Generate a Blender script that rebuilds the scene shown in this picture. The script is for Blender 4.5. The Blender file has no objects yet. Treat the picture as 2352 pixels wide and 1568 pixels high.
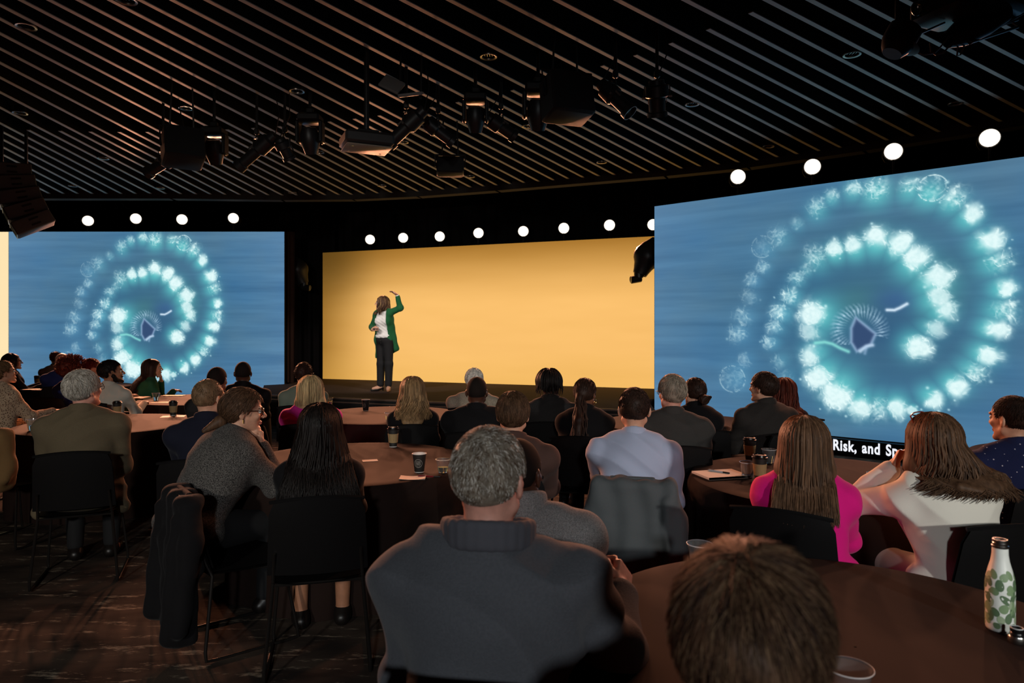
import bpy, math, random
import numpy as np
from mathutils import Vector, Matrix

random.seed(7)
rng = np.random.default_rng(7)
sc = bpy.context.scene
col = sc.collection
PI = math.pi

# ------------------------------------------------------------------ camera, world, lights, exposure
CAM_H = 1.60
FPX = 1568.0          # focal length in pixels of the 2352 px wide frame (24 mm lens)
cam_d = bpy.data.cameras.new('camera')
cam_d.sensor_width = 36.0
cam_d.lens = 36.0 * FPX / 2352.0
cam_d.shift_y = -(784 - 760) / 2352.0
cam_d.clip_start = 0.05
cam_d.dof.use_dof = True
cam_d.dof.focus_distance = 5.0
cam_d.dof.aperture_fstop = 4.0
cam = bpy.data.objects.new('camera', cam_d)
cam.location = (0, 0, CAM_H)
cam.rotation_euler = (PI / 2, 0, 0)
col.objects.link(cam)
sc.camera = cam

sc.view_settings.view_transform = 'Standard'
sc.view_settings.look = 'None'
sc.view_settings.gamma = 1.0
sc.view_settings.use_curve_mapping = False
sc.view_settings.exposure = 0.0
sc.cycles.use_denoising = True
sc.cycles.max_bounces = 6
sc.cycles.diffuse_bounces = 2
sc.cycles.glossy_bounces = 2
sc.cycles.transmission_bounces = 6
sc.cycles.sample_clamp_indirect = 2.0
sc.cycles.caustics_reflective = False
sc.cycles.caustics_refractive = False

world = bpy.data.worlds.new('world')
sc.world = world
world.use_nodes = True
world.node_tree.nodes['Background'].inputs[0].default_value = (0.9, 0.55, 0.5, 1)
world.node_tree.nodes['Background'].inputs[1].default_value = 0.004


def spot(name, loc, aim, power, color, cone=60, blend=0.5, radius=0.08):
    d = bpy.data.lights.new(name, 'SPOT')
    d.energy = power
    d.color = color
    d.spot_size = math.radians(cone)
    d.spot_blend = blend
    d.shadow_soft_size = radius
    o = bpy.data.objects.new(name, d)
    o.location = loc
    o.rotation_euler = (Vector(aim) - Vector(loc)).to_track_quat('-Z', 'Y').to_euler()
    col.objects.link(o)
    return o


# ceiling spots of the hall behind the camera (soft neutral light on the backs), and the presenter's key lights
spot('house_spot', (3.4, -4.2, 2.7), (2.1, 3.0, 1.0), 900, (0.98, 0.98, 0.92), 34, 0.7, 0.12)
spot('house_spot', (0.1, -4.6, 2.9), (-0.3, 3.2, 1.1), 520, (0.92, 0.97, 1.0), 44, 0.8, 0.16)
spot('house_spot', (-2.4, -4.2, 2.9), (-2.5, 6.0, 1.0), 680, (1.0, 0.94, 0.84), 40, 0.8, 0.16)
spot('key_spot', (-4.4, 8.0, 4.15), (-2.36, 12.2, 1.7), 520, (1.0, 0.90, 0.84), 26, 0.5, 0.1)
spot('key_spot', (.4, 8.3, 4.15), (-2.36, 12.2, 1.7), 420, (1.0, 0.88, 0.82), 26, 0.5, 0.1)
PAR_W = 600

WARM = (1.0, 0.38, 0.20)


def at(x, y, Y):
    """point at depth Y seen at pixel (x, y) of the photograph"""
    return Vector(((x - 1176.0) * Y / FPX, Y, CAM_H - (y - 760.0) * Y / FPX))


# ------------------------------------------------------------------ helpers
def lin(r, g, b):
    def f(c):
        c /= 255.0
        return c / 12.92 if c <= 0.04045 else ((c + 0.055) / 1.055) ** 2.4
    return (f(r), f(g), f(b))


MATS = {}


def mat(key, color=(0.5, 0.5, 0.5), rough=0.6, metal=0.0, bump=0.0, bscale=200.0, var=0.0, vscale=30.0, spec=0.5,
        trans=0.0, emit=None, estr=1.0, pattern=None, col2=None, sheen=0.0, ior=1.45, stretch=None, alpha=1.0):
    if key in MATS:
        return MATS[key]
    m = bpy.data.materials.new(key)
    m.use_nodes = True
    nt = m.node_tree
    b = nt.nodes['Principled BSDF']
    b.inputs['Base Color'].default_value = (*color, 1)
    b.inputs['Roughness'].default_value = rough
    b.inputs['Metallic'].default_value = metal
    b.inputs['Specular IOR Level'].default_value = spec
    b.inputs['IOR'].default_value = ior
    b.inputs['Transmission Weight'].default_value = trans
    if sheen:
        b.inputs['Sheen Weight'].default_value = sheen
        b.inputs['Sheen Roughness'].default_value = 0.4
    if emit is not None:
        b.inputs['Emission Color'].default_value = (*emit, 1)
        b.inputs['Emission Strength'].default_value = estr
    tc = nt.nodes.new('ShaderNodeTexCoord')
    vec = tc.outputs['Object']
    if stretch:
        mp = nt.nodes.new('ShaderNodeMapping')
        mp.inputs['Scale'].default_value = stretch
        nt.links.new(vec, mp.inputs['Vector'])
        vec = mp.outputs['Vector']
    c2 = col2 if col2 else tuple(c * (1 - var) for c in color)
    if pattern in (None, 'noise') and (var > 0 or pattern):
        n = nt.nodes.new('ShaderNodeTexNoise')
        n.inputs['Scale'].default_value = vscale
        n.inputs['Detail'].default_value = 4
        nt.links.new(vec, n.inputs['Vector'])
        r = nt.nodes.new('ShaderNodeValToRGB')
        r.color_ramp.elements[0].position = 0.38
        r.color_ramp.elements[1].position = 0.62
        r.color_ramp.elements[0].color = (*c2, 1)
        r.color_ramp.elements[1].color = (*color, 1)
        nt.links.new(n.outputs['Fac'], r.inputs['Fac'])
        nt.links.new(r.outputs['Color'], b.inputs['Base Color'])
    elif pattern == 'check':
        n = nt.nodes.new('ShaderNodeTexChecker')
        n.inputs['Scale'].default_value = vscale
        n.inputs['Color1'].default_value = (*color, 1)
        n.inputs['Color2'].default_value = (*c2, 1)
        nt.links.new(vec, n.inputs['Vector'])
        nt.links.new(n.outputs['Color'], b.inputs['Base Color'])
    elif pattern in ('dots', 'floral'):
        n = nt.nodes.new('ShaderNodeTexVoronoi')
        n.inputs['Scale'].default_value = vscale
        n.inputs['Randomness'].default_value = 0.0 if pattern == 'dots' else 1.0
        nt.links.new(vec, n.inputs['Vector'])
        r = nt.nodes.new('ShaderNodeValToRGB')
        r.color_ramp.interpolation = 'CONSTANT'
        r.color_ramp.elements[0].color = (*c2, 1)
        r.color_ramp.elements[1].color = (*color, 1)
        r.color_ramp.elements[1].position = 0.13 if pattern == 'dots' else 0.33
        nt.links.new(n.outputs['Distance'], r.inputs['Fac'])
        nt.links.new(r.outputs['Color'], b.inputs['Base Color'])
    if bump > 0:
        n = nt.nodes.new('ShaderNodeTexNoise')
        n.inputs['Scale'].default_value = bscale
        n.inputs['Detail'].default_value = 3
        nt.links.new(vec, n.inputs['Vector'])
        bp = nt.nodes.new('ShaderNodeBump')
        bp.inputs['Strength'].default_value = bump
        bp.inputs['Distance'].default_value = 0.004
        nt.links.new(n.outputs['Fac'], bp.inputs['Height'])
        nt.links.new(bp.outputs['Normal'], b.inputs['Normal'])
    MATS[key] = m
    return m


class MB:
    """collects verts and faces and links them as one mesh object"""

    def __init__(s):
        s.v, s.f, s.m = [], [], []

    def add(s, vs, fs, m=0):
        o = len(s.v)
        s.v += [tuple(v) for v in vs]
        s.f += [tuple(i + o for i in f) for f in fs]
        s.m += [m] * len(fs)

    def box(s, c, size, R=None, m=0, taper=1.0):
        hx, hy, hz = size[0] / 2, size[1] / 2, size[2] / 2
        vs = []
        for z in (-1, 1):
            t = taper if z > 0 else 1.0
            for x, y in ((-1, -1), (1, -1), (1, 1), (-1, 1)):
                p = Vector((x * hx * t, y * hy * t, z * hz))
                if R is not None:
                    p = R @ p
                vs.append(p + Vector(c))
        s.add(vs, [(3, 2, 1, 0), (4, 5, 6, 7), (0, 1, 5, 4), (1, 2, 6, 5), (2, 3, 7, 6), (3, 0, 4, 7)], m)

    def rbox(s, c, size, b, R=None, m=0):
        """box with chamfered edges"""
        hx, hy, hz = size[0] / 2, size[1] / 2, size[2] / 2
        b = min(b, hx * .9, hy * .9, hz * .9)
        rings = [(-hz, b), (-hz + b, 0), (hz - b, 0), (hz, b)]
        vs = []
        for z, i in rings:
            x, y = hx - i, hy - i
            c2 = b * 0.8
            for px, py in ((-x + c2, -y), (x - c2, -y), (x, -y + c2), (x, y - c2), (x - c2, y), (-x + c2, y), (-x, y - c2), (-x, -y + c2)):
                p = Vector((px, py, z))
                if R is not None:
                    p = R @ p
                vs.append(p + Vector(c))
        fs = [tuple(range(7, -1, -1)), tuple(range(24, 32))]
        for k in range(3):
            for i in range(8):
                a, d = k * 8 + i, k * 8 + (i + 1) % 8
                fs.append((a, d, d + 8, a + 8))
        s.add(vs, fs, m)

    def tube(s, pts, r, n=8, m=0, closed=False, flat=1.0, caps=True):
        pts = [Vector(p) for p in pts]
        k = len(pts)
        rs = r if isinstance(r, (list, tuple)) else [r] * k
        vs, fs = [], []
        ref = None
        for i, p in enumerate(pts):
            a = pts[(i - 1) % k] if (closed or i > 0) else p
            c = pts[(i + 1) % k] if (closed or i < k - 1) else p
            d = (c - a)
            d = d.normalized() if d.length > 1e-9 else Vector((0, 0, 1))
            if ref is None:
                ref = d.orthogonal().normalized()
            u = ref - d * ref.dot(d)
            u = u.normalized() if u.length > 1e-6 else d.orthogonal().normalized()
            ref = u
            w = d.cross(u)
            for j in range(n):
                t = 2 * PI * j / n
                vs.append(p + u * (rs[i] * math.cos(t)) + w * (rs[i] * flat * math.sin(t)))
        for i in range(k if closed else k - 1):
            for j in range(n):
                a, b = i * n + j, i * n + (j + 1) % n
                c, d = ((i + 1) % k) * n + (j + 1) % n, ((i + 1) % k) * n + j
                fs.append((a, b, c, d))
        if not closed and caps:
            fs.append(tuple(range(n - 1, -1, -1)))
            fs.append(tuple((k - 1) * n + j for j in range(n)))
        s.add(vs, fs, m)

    def lathe(s, prof, n=24, c=(0, 0, 0), R=None, m=0, cap0=False, cap1=False):
        vs, fs = [], []
        k = len(prof)
        for r, z in prof:
            for j in range(n):
                t = 2 * PI * j / n
                p = Vector((r * math.cos(t), r * math.sin(t), z))
                if R is not None:
                    p = R @ p
                vs.append(p + Vector(c))
        for i in range(k - 1):
            for j in range(n):
                a, b = i * n + j, i * n + (j + 1) % n
                fs.append((a, b, b + n, a + n))
        if cap0:
            fs.append(tuple(range(n - 1, -1, -1)))
        if cap1:
            fs.append(tuple((k - 1) * n + j for j in range(n)))
        s.add(vs, fs, m)

    def grid(s, P, m=0, closed_u=False):
        """P[i][j] grid of points"""
        a, b = len(P), len(P[0])
        vs = [p for row in P for p in row]
        fs = []
        for i in range(a if closed_u else a - 1):
            for j in range(b - 1):
                i2 = (i + 1) % a
                fs.append((i * b + j, i2 * b + j, i2 * b + j + 1, i * b + j + 1))
        s.add(vs, fs, m)

    def build(s, name, mats, parent=None, smooth=True, angle=40, loc=None, rot=None):
        me = bpy.data.meshes.new(name)
        me.from_pydata(s.v, [], s.f)
        if not isinstance(mats, (list, tuple)):
            mats = [mats]
        for m in mats:
            me.materials.append(m)
        if len(mats) > 1:
            me.polygons.foreach_set('material_index', s.m)
        if smooth:
            me.polygons.foreach_set('use_smooth', [True] * len(me.polygons))
            me.set_sharp_from_angle(angle=math.radians(angle))
        me.update()
        o = bpy.data.objects.new(name, me)
        col.objects.link(o)
        if parent is not None:
            o.parent = parent
        if loc is not None:
            o.location = loc
        if rot is not None:
            o.rotation_euler = rot
        return o


def tag(o, label=None, cat=None, group=None, kind=None):
    if label:
        o['label'] = label
    if cat:
        o['category'] = cat
    if group:
        o['group'] = group
    if kind:
        o['kind'] = kind
    return o


def thing(name, label, cat, loc=(0, 0, 0), rz=0.0, group=None):
    o = bpy.data.objects.new(name, None)
    o.empty_display_size = 0.1
    o.location = loc
    o.rotation_euler = (0, 0, rz)
    col.objects.link(o)
    return tag(o, label, cat, group)


def copy_tree(o, parent=None):
    c = o.copy()
    col.objects.link(c)
    c.parent = parent
    for ch in list(o.children):
        copy_tree(ch, c)
    return c


def np_mesh(name, V, F, mats, parent=None, M=None, smooth=True):
    me = bpy.data.meshes.new(name)
    n, q = len(V), len(F)
    k = F.shape[1]
    me.vertices.add(n)
    me.vertices.foreach_set('co', np.ascontiguousarray(V, dtype=np.float32).ravel())
    me.loops.add(q * k)
    me.loops.foreach_set('vertex_index', np.ascontiguousarray(F, dtype=np.int32).ravel())
    me.polygons.add(q)
    me.polygons.foreach_set('loop_start', np.arange(0, q * k, k, dtype=np.int32))
    for m in mats:
        me.materials.append(m)
    if M is not None:
        me.polygons.foreach_set('material_index', np.ascontiguousarray(M, dtype=np.int32))
    if smooth:
        me.polygons.foreach_set('use_smooth', np.ones(q, dtype=bool))
    me.update(calc_edges=True)
    o = bpy.data.objects.new(name, me)
    col.objects.link(o)
    if parent is not None:
        o.parent = parent
    return o


# ------------------------------------------------------------------ smooth implicit surfaces (for bodies, cloth, hair)
CORN = np.array([(0, 0, 0), (1, 0, 0), (0, 1, 0), (1, 1, 0), (0, 0, 1), (1, 0, 1), (0, 1, 1), (1, 1, 1)])
EDG = [(0, 1), (2, 3), (4, 5), (6, 7), (0, 2), (1, 3), (4, 6), (5, 7), (0, 4), (1, 5), (2, 6), (3, 7)]


def surface_nets(f, lab, lo, h):
    ins = f < 0
    cnt = np.zeros(tuple(n - 1 for n in f.shape), np.int8)
    nx, ny, nz = f.shape
    for dx, dy, dz in CORN:
        cnt += ins[dx:nx - 1 + dx, dy:ny - 1 + dy, dz:nz - 1 + dz]
    I = np.argwhere((cnt > 0) & (cnt < 8))
    vals = np.stack([f[I[:, 0] + c[0], I[:, 1] + c[1], I[:, 2] + c[2]] for c in CORN], 1)
    P = np.zeros((len(I), 3))
    C = np.zeros(len(I))
    for a, b in EDG:
        fa, fb = vals[:, a], vals[:, b]
        s = (fa < 0) != (fb < 0)
        t = np.where(s, fa / np.where(s, fa - fb, 1), 0)
        p = CORN[a] + t[:, None] * (CORN[b] - CORN[a])
        P += np.where(s[:, None], p, 0)
        C += s
    V = (I + P / C[:, None]) * h + lo
    vid = np.full(cnt.shape, -1, np.int32)
    vid[I[:, 0], I[:, 1], I[:, 2]] = np.arange(len(I))
    bi = np.argmin(np.abs(vals), 1)
    L = lab[I[:, 0] + CORN[bi, 0], I[:, 1] + CORN[bi, 1], I[:, 2] + CORN[bi, 2]]
    Fs = []
    for ax in range(3):
        sl0 = [slice(1, -1)] * 3
        sl1 = [slice(1, -1)] * 3
        sl0[ax] = slice(0, -1)
        sl1[ax] = slice(1, None)
        a, b = ins[tuple(sl0)], ins[tuple(sl1)]
        E = np.argwhere(a != b)
        inside_first = a[E[:, 0], E[:, 1], E[:, 2]]
        off = np.array([1, 1, 1])
        off[ax] = 0
        E = E + off
        o1, o2 = [(1, 2), (2, 0), (0, 1)][ax]
        d1 = np.zeros(3, int)
        d1[o1] = 1
        d2 = np.zeros(3, int)
        d2[o2] = 1
        qs = [E - d1 - d2, E - d2, E, E - d1]
        q = np.stack([vid[k[:, 0], k[:, 1], k[:, 2]] for k in qs], 1)
        q[~inside_first] = q[~inside_first][:, ::-1]
        Fs.append(q)
    F = np.concatenate(Fs)
    F = F[(F >= 0).all(1)]
    return V, F, L[F[:, 0]]


def wob(p, fr, ph):
    x, y, z = p
    return (np.sin(fr * x + 1.7 * np.sin(fr * .6 * z + ph) + ph) * np.sin(fr * .8 * z + 1.3 * np.sin(fr * .5 * y) + 2 * ph)
            + .6 * np.sin(fr * 1.7 * (z + .5 * x) + 3 * ph + fr * y))


def folds(p, ph, amp, fr=26.0):
    """soft diagonal cloth folds"""
    x, y, z = p
    a = np.sin(fr * z + 5 * np.sin(4.2 * x + ph) + 3.5 * np.sin(6 * y + 2 * ph) + ph)
    b_ = np.sin(fr * .7 * z + fr * .55 * x + 3 * np.sin(7 * y + ph) - ph)
    w = np.clip(.35 + .65 * np.sin(5.5 * x + 4 * z + 3 * ph + 2 * np.sin(5 * y)), 0, 1)
    w2 = np.clip(.2 + .8 * np.sin(4.5 * y - 6 * z + ph), 0, 1)
    return amp * (w * (np.abs(a) - .5) + .8 * w2 * (np.abs(b_) - .5)) + amp * .35 * wob(p, 15, ph)


class SDF:
    def __init__(s):
        s.p = []

    def cone(s, a, b, ra, rb, k=.02, m=0, op='u'):
        a, b = np.array(a, float), np.array(b, float)
        r = max(ra, rb)
        s.p.append(('c', (a, b, ra, rb), np.minimum(a, b) - r, np.maximum(a, b) + r, k, m, op))
        return s

    def ell(s, c, r, R=None, k=.02, m=0, op='u'):
        c, r = np.array(c, float), np.array(r, float)
        R = np.eye(3) if R is None else np.array(R, float)
        ext = np.sqrt(((R * r[None, :]) ** 2).sum(1))
        s.p.append(('e', (c, r, R), c - ext, c + ext, k, m, op))
        return s

    def box(s, c, hs, rnd, R=None, k=.01, m=0, op='u'):
        c, hs = np.array(c, float), np.array(hs, float)
        R = np.eye(3) if R is None else np.array(R, float)
        ext = np.abs(R) @ hs + rnd
        s.p.append(('b', (c, hs, rnd, R), c - ext, c + ext, k, m, op))
        return s

    def fun(s, fn, lo, hi, k=.01, m=0, op='u'):
        s.p.append(('f', fn, np.array(lo, float), np.array(hi, float), k, m, op))
        return s

    def build(s, h, disp=None):
        lo = np.min([p[2] for p in s.p if p[6] == 'u'], 0) - 3 * h - .01
        hi = np.max([p[3] for p in s.p if p[6] == 'u'], 0) + 3 * h + .01
        n = np.ceil((hi - lo) / h).astype(int) + 1
        f = np.full(n, 1.0, np.float32)
        bd = np.full(n, 9.0, np.float32)
        lab = np.zeros(n, np.int8)
        ax = [lo[i] + h * np.arange(n[i]) for i in range(3)]
        for kind, a, l, u, k, m, op in s.p:
            pad = max(k, 3 * h)
            i0 = np.clip(np.floor((l - pad - lo) / h).astype(int), 0, n)
            i1 = np.clip(np.ceil((u + pad - lo) / h).astype(int) + 1, 0, n)
            if (i1 <= i0).any():
                continue
            sl = tuple(slice(i0[i], i1[i]) for i in range(3))
            X = ax[0][sl[0]][:, None, None].astype(np.float32)
            Y = ax[1][sl[1]][None, :, None].astype(np.float32)
            Z = ax[2][sl[2]][None, None, :].astype(np.float32)
            if kind == 'c':
                A, B, ra, rb = a
                d = B - A
                dd = max(d @ d, 1e-9)
                t = np.clip(((X - A[0]) * d[0] + (Y - A[1]) * d[1] + (Z - A[2]) * d[2]) / dd, 0, 1)
                D = np.sqrt((X - A[0] - t * d[0]) ** 2 + (Y - A[1] - t * d[1]) ** 2 + (Z - A[2] - t * d[2]) ** 2) - (ra + (rb - ra) * t)
            elif kind == 'e':
                c, r, R = a
                q = [(X - c[0]) * R[0, i] + (Y - c[1]) * R[1, i] + (Z - c[2]) * R[2, i] for i in range(3)]
                k0 = np.sqrt(sum((q[i] / r[i]) ** 2 for i in range(3)))
                k1 = np.sqrt(sum((q[i] / r[i] ** 2) ** 2 for i in range(3)))
                D = k0 * (k0 - 1) / np.maximum(k1, 1e-6)
            elif kind == 'b':
                c, hs, rnd, R = a
                q = [np.abs((X - c[0]) * R[0, i] + (Y - c[1]) * R[1, i] + (Z - c[2]) * R[2, i]) - hs[i] for i in range(3)]
                D = np.sqrt(sum(np.maximum(t, 0) ** 2 for t in q)) + np.minimum(np.maximum(np.maximum(q[0], q[1]), q[2]), 0) - rnd
            else:
                D = a(X, Y, Z)
            D = np.broadcast_to(D, f[sl].shape).astype(np.float32)
            cur = f[sl]
            if op == 'u':
                better = D < bd[sl]
                lab[sl][better] = m
                bd[sl] = np.minimum(bd[sl], D)
                t = np.clip(.5 + .5 * (cur - D) / k, 0, 1)
                f[sl] = cur + (D - cur) * t - k * t * (1 - t)
            else:
                D = -D
                t = np.clip(.5 - .5 * (cur - D) / k, 0, 1)
                f[sl] = cur + (D - cur) * t + k * t * (1 - t)
        if disp is not None:
            X = ax[0][:, None, None].astype(np.float32)
            Y = ax[1][None, :, None].astype(np.float32)
            Z = ax[2][None, None, :].astype(np.float32)
            f = f + disp(X, Y, Z).astype(np.float32)
        f[0], f[-1], f[:, 0], f[:, -1], f[:, :, 0], f[:, :, -1] = 1, 1, 1, 1, 1, 1
        return surface_nets(f, lab, lo, h)

    def obj(s, name, h, mats, parent=None, disp=None):
        V, F, L = s.build(h, disp)
        if not isinstance(mats, (list, tuple)):
            mats = [mats]
        return np_mesh(name, V, F, mats, parent, L if len(mats) > 1 else None)


def tubes_np(paths, rad, sides=4, flat=0.6):
    """paths (n,m,3), rad (n,m): many tapered locks as one quad mesh"""
    n, m, _ = paths.shape
    d = np.gradient(paths, axis=1)
    d /= np.linalg.norm(d, axis=2, keepdims=True) + 1e-9
    ref = np.array([0.31, 0.92, 0.23])
    u = np.cross(d, ref)
    u /= np.linalg.norm(u, axis=2, keepdims=True) + 1e-9
    w = np.cross(d, u)
    ang = np.arange(sides) * 2 * PI / sides
    V = paths[:, :, None, :] + rad[:, :, None, None] * (np.cos(ang)[None, None, :, None] * u[:, :, None, :] + flat * np.sin(ang)[None, None, :, None] * w[:, :, None, :])
    V = V.reshape(-1, 3)
    b = (np.arange(n)[:, None, None] * m + np.arange(m - 1)[None, :, None]) * sides
    j = np.arange(sides)[None, None, :]
    j2 = (j + 1) % sides
    F = np.stack([b + j, b + j2, b + sides + j2, b + sides + j], -1).reshape(-1, 4)
    return V, F


def norm(v):
    v = np.array(v, float)
    return v / (np.linalg.norm(v) + 1e-12)


def rot_ypr(yaw, pitch=0, roll=0):
    """columns right, forward, up; yaw clockwise seen from above (0 = +Y), pitch up positive"""
    y, p, r = math.radians(yaw), math.radians(pitch), math.radians(roll)
    fwd = np.array([math.sin(y) * math.cos(p), math.cos(y) * math.cos(p), math.sin(p)])
    right = np.array([math.cos(y), -math.sin(y), 0.0])
    up = np.cross(right, fwd)
    right, up = right * math.cos(r) - up * math.sin(r), up * math.cos(r) + right * math.sin(r)
    return np.stack([right, fwd, up], 1)

# ------------------------------------------------------------------ people
SKIN = {
    'light': mat('skin_light', lin(214, 160, 132), 0.5, var=.10, vscale=40, bump=.15, bscale=300),
    'pink': mat('skin_pink', lin(222, 160, 140), 0.45, var=.14, vscale=35, bump=.15, bscale=300),
    'tan': mat('skin_tan', lin(176, 122, 92), 0.5, var=.10, vscale=40, bump=.15, bscale=300),
    'brown': mat('skin_brown', lin(122, 78, 56), 0.45, var=.10, vscale=40, bump=.15, bscale=300),
    'dark': mat('skin_dark', lin(78, 48, 36), 0.4, var=.10, vscale=40, bump=.15, bscale=300),
}
LIP = {'light': mat('lip_light', lin(178, 96, 88), 0.4), 'pink': mat('lip_pink', lin(178, 96, 88), 0.4), 'tan': mat('lip_tan', lin(140, 76, 66), 0.4),
       'brown': mat('lip_brown', lin(96, 52, 46), 0.4), 'dark': mat('lip_dark', lin(70, 38, 36), 0.4)}
EYE_W = mat('eye_white', lin(225, 220, 210), 0.2)
EYE_D = mat('eye_iris', lin(40, 26, 20), 0.15)


def hairmat(key, rgb, rough=.55):
    c = lin(*rgb)
    return [mat('hair_%s_%d' % (key, i), tuple(x * f for x in c), rough, var=.35, vscale=60, bump=.35, bscale=160,
                stretch=(1, 1, .12), spec=.25) for i, f in enumerate((1.0, .62, 1.45))]


HAIR = {
    'black': hairmat('black', (26, 20, 18)), 'darkbrown': hairmat('darkbrown', (52, 34, 26)), 'brown': hairmat('brown', (92, 66, 48)),
    'lightbrown': hairmat('lightbrown', (128, 98, 70)), 'blonde': hairmat('blonde', (222, 190, 140)), 'dirtyblonde': hairmat('dirtyblonde', (150, 118, 82)),
    'grey': hairmat('grey', (196, 188, 176)), 'white': hairmat('white', (232, 224, 212)), 'saltpepper': hairmat('saltpepper', (150, 138, 122)),
    'auburn': hairmat('auburn', (110, 48, 34)), 'sandy': hairmat('sandy', (128, 100, 74)),
}
SHOE = mat('shoe_leather', lin(24, 20, 18), .4)
TROUSER = mat('trouser_dark', lin(22, 22, 24), .85, bump=.2)
METAL = mat('metal_steel', lin(190, 188, 184), .25, 1.0)
BLACK_P = mat('black_plastic', lin(22, 22, 23), .45)


class Fig:
    pass


def ik(S, W, L1, L2, pole):
    S, W = np.array(S, float), np.array(W, float)
    d = W - S
    D = np.linalg.norm(d)
    if D > (L1 + L2) * .985:
        W = S + d / D * (L1 + L2) * .985
        d = W - S
        D = np.linalg.norm(d)
    n = d / D
    a = (L1 * L1 - L2 * L2 + D * D) / (2 * D)
    hgt = math.sqrt(max(L1 * L1 - a * a, 1e-6))
    p = np.array(pole, float)
    p = norm(p - n * (p @ n))
    return S + n * a + p * hgt, W


def torso(s, J, g=0.0, m=0, pad=0.0):
    R = np.stack([J.rgt, J.fwd, J.u], 1)
    Ls = np.linalg.norm(J.N - J.P)
    q = Ls / .5
    b = J.bw
    s.ell(J.P, (.168 * b * J.hipw + g, .118 * b + g, .115 + g), R, .05, m)
    s.ell(J.P + .36 * Ls * J.u, (.146 * b + g, .104 * b + g, .165 * q + g), R, .06, m)
    s.ell(J.P + .68 * Ls * J.u + .004 * J.fwd, (.160 * b * J.sw + g, .116 * b + g, .175 * q + g), R, .05, m)
    for sd in (-1, 1):
        S = J.S[sd]
        mid = J.N - .035 * J.u
        s.cone(mid - .03 * J.u, S, .055 + g, .048 * b + g + pad, .05, m)
        s.cone(J.N + .005 * J.u - .012 * J.fwd, J.N * .40 + S * .60 + .026 * J.u, .042 + g * .6, .034 + g, .04, m)
        if J.female:
            s.ell(J.P + .66 * Ls * J.u + .095 * J.fwd + sd * .07 * J.rgt, (.062 + g, .05 + g, .06 + g), R, .05, m)


def arm(s, J, sd, g=0.0, m=0, frac=2.0):
    b = J.ab
    S, E, W = J.S[sd], J.E[sd], J.W[sd]
    if frac < 1:
        T = S + (E - S) * frac
        s.cone(S, T, .054 * b + g, .050 * b + g, .03, m)
        return
    s.cone(S, E, .050 * b + g, .039 * b + g, .03, m)
    s.cone(E, E + (W - E) * min(frac - 1, 1.0), .039 * b + g, .028 * b + g * .9, .02, m)


def leg(s, J, sd, g=0.0, m=0, low=1.0):
    s.cone(J.hip[sd], J.K[sd], .088 * J.bw + g, .058 + g, .05, m)
    A = J.K[sd] + (J.A[sd] - J.K[sd]) * low
    s.cone(J.K[sd], A, .056 + g, .036 + (1 - low) * .02 + g, .03, m)


def hand(s, J, sd, k=.005):
    W, d, n = J.W[sd], norm(J.Hd[sd]), norm(J.Hn[sd])
    n = norm(n - d * (n @ d))
    t = np.cross(d, n)                      # across the palm
    tside = J.thumb[sd]                     # +1 / -1 along t where the thumb sits
    hs = J.handsize
    R = np.stack([t, d, n], 1)
    s.cone(W - d * .01, W + d * .02, .026 * hs, .026 * hs, .012)
    s.box(W + d * .05 * hs, (.031 * hs, .038 * hs, .006 * hs), .008 * hs, R, .012)
    cu = math.radians(J.curl[sd])
    for i, (off, L) in enumerate(((.029, .072), (.010, .082), (-.010, .076), (-.028, .060))):
        p = W + d * (.088 - abs(off) * .15) * hs + t * (off * tside * hs)
        a = cu * (.45 + .08 * i)
        r = .0088 * hs
        for j, fr in enumerate((.45, .32, .23)):
            dr = d * math.cos(a) + n * math.sin(a) + t * off * tside * 1.2 * (1 - .5 * (cu > .8))
            q = p + norm(dr) * L * fr * hs
            s.cone(p, q, r, r * .92, k)
            p, r, a = q, r * .92, a + cu * .75
    p = W + d * .026 * hs + t * (.026 * tside * hs)
    q = p + norm(d * .75 + t * tside * .75 + n * .35) * .042 * hs
    s.cone(p, q, .013 * hs, .0105 * hs, .008)
    e = q + norm(d * .95 + t * tside * (.25 - .5 * math.sin(cu)) + n * .35) * .032 * hs
    s.cone(q, e, .0105 * hs, .009 * hs, .004)


def hp(J, x, y, z):
    return J.Hc + J.hs * (J.Rh @ np.array((x, y, z)))


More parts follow.
